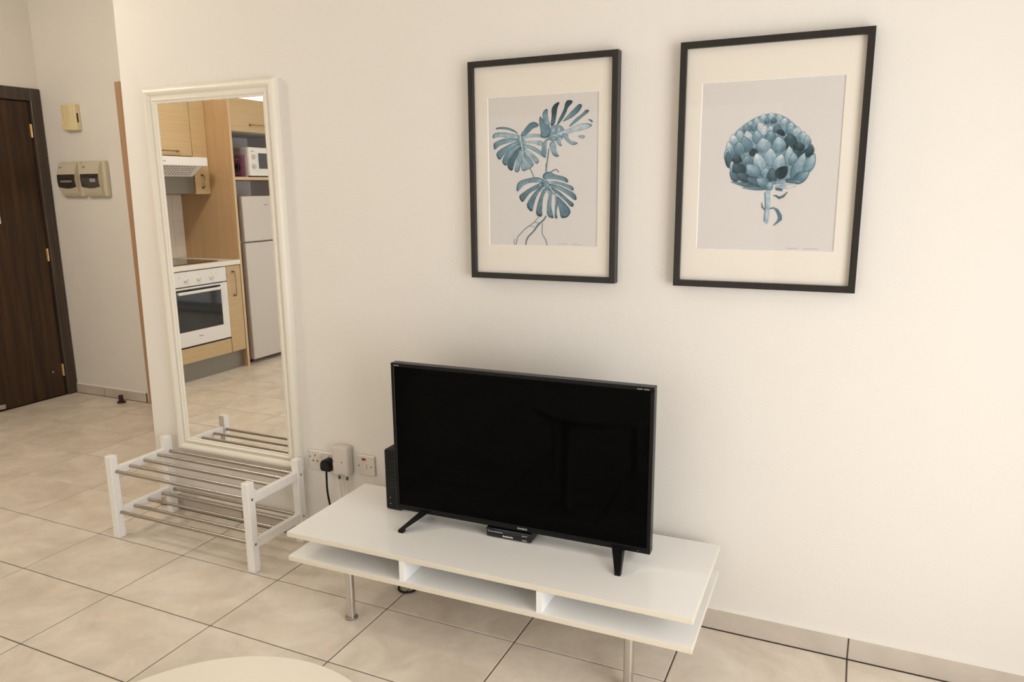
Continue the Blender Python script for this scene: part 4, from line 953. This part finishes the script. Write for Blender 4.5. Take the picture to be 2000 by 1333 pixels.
# wall cabinets and cooker hood
UF = -4.94
t = thing('wall_cabinet', 'oak wall cabinet directly above the cooker hood', 'cabinet', (-5.11, -1.945, 1.752), group='oak kitchen cabinets')
obj('carcass', box(KB, UF - 0.019, YO0, YO1, 1.752, 2.220), 'oak_v', t)
d = obj('door', box(UF - 0.018, UF, YO0 + 0.001, YO1 - 0.001, 1.754, 2.218, bevel=0.0012), 'oak_h', t)
bar_handle(d, 'y', UF, -1.995, 1.788, 0.19)
t = thing('wall_cabinet', 'narrow oak wall cabinet reaching lower beside the cooker hood', 'cabinet', (-5.11, -2.32, 1.452), group='oak kitchen cabinets')
obj('carcass', box(KB, UF - 0.019, YN0, YN1, 1.452, 2.220), 'oak_v', t)
d = obj('door', box(UF - 0.018, UF, YN0 + 0.001, YN1 - 0.001, 1.454, 2.218, bevel=0.0012), 'oak_h', t)
bar_handle(d, 'z', UF, -2.318, 1.555, 0.10)
t = thing('wall_cabinet', 'oak wall cabinet on the far side of the cooker hood', 'cabinet', (-5.11, -1.30, 1.452), group='oak kitchen cabinets')
obj('carcass', box(KB, UF - 0.019, YO1 + 0.002, -0.95, 1.452, 2.220), 'oak_v', t)
d = obj('door', box(UF - 0.018, UF, YO1 + 0.003, -0.951, 1.454, 2.218, bevel=0.0012), 'oak_h', t)
bar_handle(d, 'y', UF, -1.30, 1.49, 0.19)

t = thing('cooker_hood', 'white cooker hood with an open grille flap over the hob', 'cooker hood', (-5.05, -1.945, 1.455))
h0, h1 = YO0 + 0.004, YO1 - 0.004
obj('filter_body', box(KB, UF - 0.004, h0, h1, 1.457, 1.750, bevel=0.003), 'grey_filter', t)
obj('fascia', box(-4.800, -4.778, h0, h1, 1.672, 1.740, bevel=0.005, seg=2), 'appliance', t)
obj('top_tray', box(UF - 0.002, -4.800, h0 + 0.003, h1 - 0.003, 1.733, 1.739), 'appliance', t)
A0, A1 = Vector((-4.800, 0, 1.678)), Vector((-4.925, 0, 1.592))     # sloping flap, front edge to rear edge
dirn = (A1 - A0).normalized(); nrm = Vector((dirn.z, 0, -dirn.x)); L = (A1 - A0).length
if nrm.z > 0: nrm = -nrm
bm = B()
def flap_box(u0, u1, y0, y1, th=0.006):
    c = [A0 + dirn * u0, A0 + dirn * u1]
    vs = []
    for p in c:
        for y in (y0, y1):
            for k in (0, 1): vs.append(bm.verts.new(Vector((p.x, y, p.z)) - nrm * (th * k)))
    a = vs
    for q in ((0, 2, 6, 4), (1, 5, 7, 3), (0, 1, 3, 2), (4, 6, 7, 5), (0, 4, 5, 1), (2, 3, 7, 6)): bm.faces.new([a[i] for i in q])
NR, NC = 5, 17
y_in0, y_in1 = h0 + 0.075, h1 - 0.02
flap_box(0, L, h0 + 0.03, y_in0); flap_box(0, L, y_in1, h1)
for r in range(NR + 1):
    u = 0.006 + (L - 0.030) * r / NR
    flap_box(u, u + 0.011, y_in0, y_in1)
flap_box(0.0, 0.006, y_in0, y_in1); flap_box(L - 0.014, L, y_in0, y_in1)
for c in range(NC):
    y = y_in0 + (y_in1 - y_in0) * (c + 0.5) / NC
    flap_box(0.006, L - 0.012, y - 0.005, y + 0.005, 0.005)
obj('grille_flap', bm, 'appliance', t)
bm = B(); add_prism(bm, [(-4.80, 1.672), (-4.80, 1.733), (UF - 0.002, 1.733), (UF - 0.002, 1.660)], 'y', h0 + 0.001, h0 + 0.006); obj('side_cheek', bm, 'edge_cream', t)
obj('flap_shade_sheet', box(UF - 0.002, -4.802, h0 + 0.03, h1 - 0.02, 1.715, 1.731), 'hole', t)  # dark sheet standing for the shade behind the grille openings
for y in (-1.800, -1.820):
    obj('push_button', box(-4.778, -4.7755, y - 0.004, y + 0.004, 1.700, 1.707), 'hole', t)

# tall oak panel beside the refrigerator, and the unit above it
bm = B(); add_box(bm, KB, KF + 0.004, -2.424, -2.400, 0.0, 2.222)
for f in bm.faces:
    f.normal_update()
    if f.normal.x > 0.9: f.material_index = 1
tag(obj('tall_panel', bm, ['oak_v', 'oak_edge']), 'tall oak panel between worktop and refrigerator', 'panel')
bm = B(); add_box(bm, KB, KF + 0.004, -3.246, -3.222, 0.0, 2.222)
tag(obj('tall_panel', bm, ['niche', 'oak_edge']), 'tall grey-faced panel on the far side of the refrigerator', 'panel')
t = thing('wall_cabinet', 'oak wall cabinet above the microwave', 'cabinet', (-4.98, -2.82, 1.957), group='oak kitchen cabinets')
obj('carcass', box(KB, KF - 0.019, -3.221, -2.425, 1.957, 2.220), 'niche', t)
d = obj('door', box(KF - 0.018, KF, -3.220, -2.426, 1.955, 2.219, bevel=0.0012), 'oak_h', t)
bar_handle(d, 'y', KF, -2.735, 2.013, 0.19)
tag(obj('niche_back', box(KB, KB + 0.008, -3.221, -2.425, 0.02, 1.955), 'niche'), 'grey back panel of the refrigerator niche', 'panel')
tag(obj('microwave_shelf', box(KB + 0.01, KF, -3.221, -2.425, 1.566, 1.590, bevel=0.001), 'oak_edge'), 'oak shelf above the refrigerator carrying the microwave', 'shelf')

t = thing('microwave', 'white microwave with two dials on the shelf above the refrigerator', 'microwave', (-4.87, -2.81, 1.590))
my0, my1 = -3.035, -2.603
for x in (-5.0, -4.75):
    for y in (my0 + 0.03, my1 - 0.03): bm = B(); add_cyl(bm, (x, y, 1.590), 'z', 0.012, 0.011, 12); obj('rubber_foot', bm, 'black_matt', t)
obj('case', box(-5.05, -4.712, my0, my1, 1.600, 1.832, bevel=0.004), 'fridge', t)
fp = obj('front_panel', box(-4.712, -4.69, my0, my1, 1.600, 1.834, bevel=0.003), 'appliance', t)
obj('door_window', box(-4.6905, -4.688, my0 + 0.03, -2.712, 1.660, 1.788), 'smoke', fp)
for z in (1.758, 1.677):
    bm = B(); add_cyl(bm, (-4.690, -2.652, z), 'x', 0.021, 0.004, 20); add_cyl(bm, (-4.686, -2.652, z), 'x', 0.017, 0.014, 20, bevel=0.002); add_box(bm, -4.673, -4.669, -2.655, -2.649, z - 0.017, z + 0.017)
    obj('dial', bm, 'fridge', fp, smooth=True)
bm = B()
for k in range(5): add_box(bm, -4.690, -4.6893, -2.665 + k * 0.008, -2.659 + k * 0.008, 1.798, 1.806)
obj('lettering', bm, 'grey_print', fp)

t = thing('boxed_appliance', 'purple and grey box with a black dial beside the microwave', 'box', (-4.79, -2.593, 1.590))
obj('carton', box(-4.865, -4.712, -2.602, -2.585, 1.5905, 1.825, bevel=0.001), 'grey_box', t)
pf = obj('purple_face', box(-4.860, -4.722, -2.585, -2.583, 1.592, 1.770), 'purple', t)
bm = B(); add_cyl(bm, (-4.805, -2.583, 1.672), 'y', 0.029, 0.003, 28); obj('dial_ring', bm, 'black_gloss', pf, smooth=True)
bm = B(); add_cyl(bm, (-4.805, -2.580, 1.672), 'y', 0.020, 0.002, 28); obj('dial_rim', bm, 'grey_print', pf, smooth=True)
bm = B(); add_cyl(bm, (-4.805, -2.578, 1.672), 'y', 0.015, 0.003, 28); obj('dial_cap', bm, 'black_gloss', pf, smooth=True)
bm = B()
for k in range(5): add_box(bm, -4.832 + k * 0.010, -4.825 + k * 0.010, -2.583, -2.5822, 1.734, 1.739)
for k, dz in enumerate((0.0, -0.006, -0.006, 0.0)): add_box(bm, -4.842 + k * 0.022, -4.835 + k * 0.022, -2.583, -2.5822, 1.618 + dz, 1.624 + dz)
obj('lettering', bm, 'white_print', pf)

t = thing('refrigerator', 'white two-door refrigerator in the niche under the microwave', 'refrigerator', (-4.98, -2.78, 0.0))
fy0, fy1 = -3.055, -2.500
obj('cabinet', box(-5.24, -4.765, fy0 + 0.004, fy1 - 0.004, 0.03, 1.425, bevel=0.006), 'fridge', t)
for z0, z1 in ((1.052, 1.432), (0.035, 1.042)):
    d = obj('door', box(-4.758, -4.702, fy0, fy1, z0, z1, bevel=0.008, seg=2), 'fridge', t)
    obj('seal', box(-4.766, -4.757, fy0 + 0.008, fy1 - 0.008, z0 + 0.006, z1 - 0.006), 'hole', d)
    if z0 > 1:
        bm = B()
        for k in range(6): add_box(bm, -4.702, -4.7013, -2.800 + k * 0.009, -2.7935 + k * 0.009, 1.352, 1.361)
        obj('lettering', bm, 'grey_print', d)
for y in (fy0 + 0.05, fy1 - 0.05):
    for x in (-5.18, -4.80): bm = B(); add_cyl(bm, (x, y, 0.0), 'z', 0.018, 0.032, 14); obj('foot', bm, 'black_matt', t)
bm = B(); add_tube(bm, smooth_path([(-4.80, -2.447, 1.564), (-4.83, -2.47, 1.50), (-4.86, -2.505, 1.43), (-4.90, -2.49, 1.33), (-5.10, -2.46, 1.1), (-5.24, -2.455, 0.8)]), 0.004, 8)
obj('mains_cord', bm, 'black_matt', t, smooth=True)

# fluorescent batten on the wall above the refrigerator unit
t = thing('batten_light', 'bright fluorescent batten light on the wall above the refrigerator unit', 'light', (XL, -3.25, 2.30))
obj('batten', box(XL, XL + 0.04, -3.85, -2.62, 2.405, 2.45, bevel=0.003), 'appliance', t)
bm = B(); add_tube(bm, [(XL + 0.055, -3.83, 2.375), (XL + 0.055, -2.64, 2.375)], 0.026, 16); obj('tube', bm, 'tube', t, smooth=True)
for y in (-3.84, -2.63): obj('end_cap', box(XL, XL + 0.085, y - 0.012, y + 0.012, 2.345, 2.45, bevel=0.003), 'appliance', t)

# ceiling lamp between kitchen and hall, outside the picture
LX, LY = -4.0, -0.95
t = thing('ceiling_lamp', 'white globe ceiling lamp between kitchen and hall', 'lamp', (LX, LY, ZC - 0.30))
bm = B(); add_cyl(bm, (LX, LY, ZC - 0.025), 'z', 0.07, 0.025, 32); obj('base', bm, 'appliance', t, smooth=True)
bm = B(); add_cyl(bm, (LX, LY, ZC - 0.08), 'z', 0.018, 0.056, 16); obj('stem', bm, 'steel', t, smooth=True)
bm = B()
add_tube(bm, [(LX, LY, ZC - 0.075 - 0.11 * (1 - math.cos(math.pi * k / 16))) for k in range(17)], [max(0.004, 0.11 * math.sin(math.pi * k / 16)) for k in range(17)], 32)
obj('globe', bm, 'lamp', t, smooth=True)
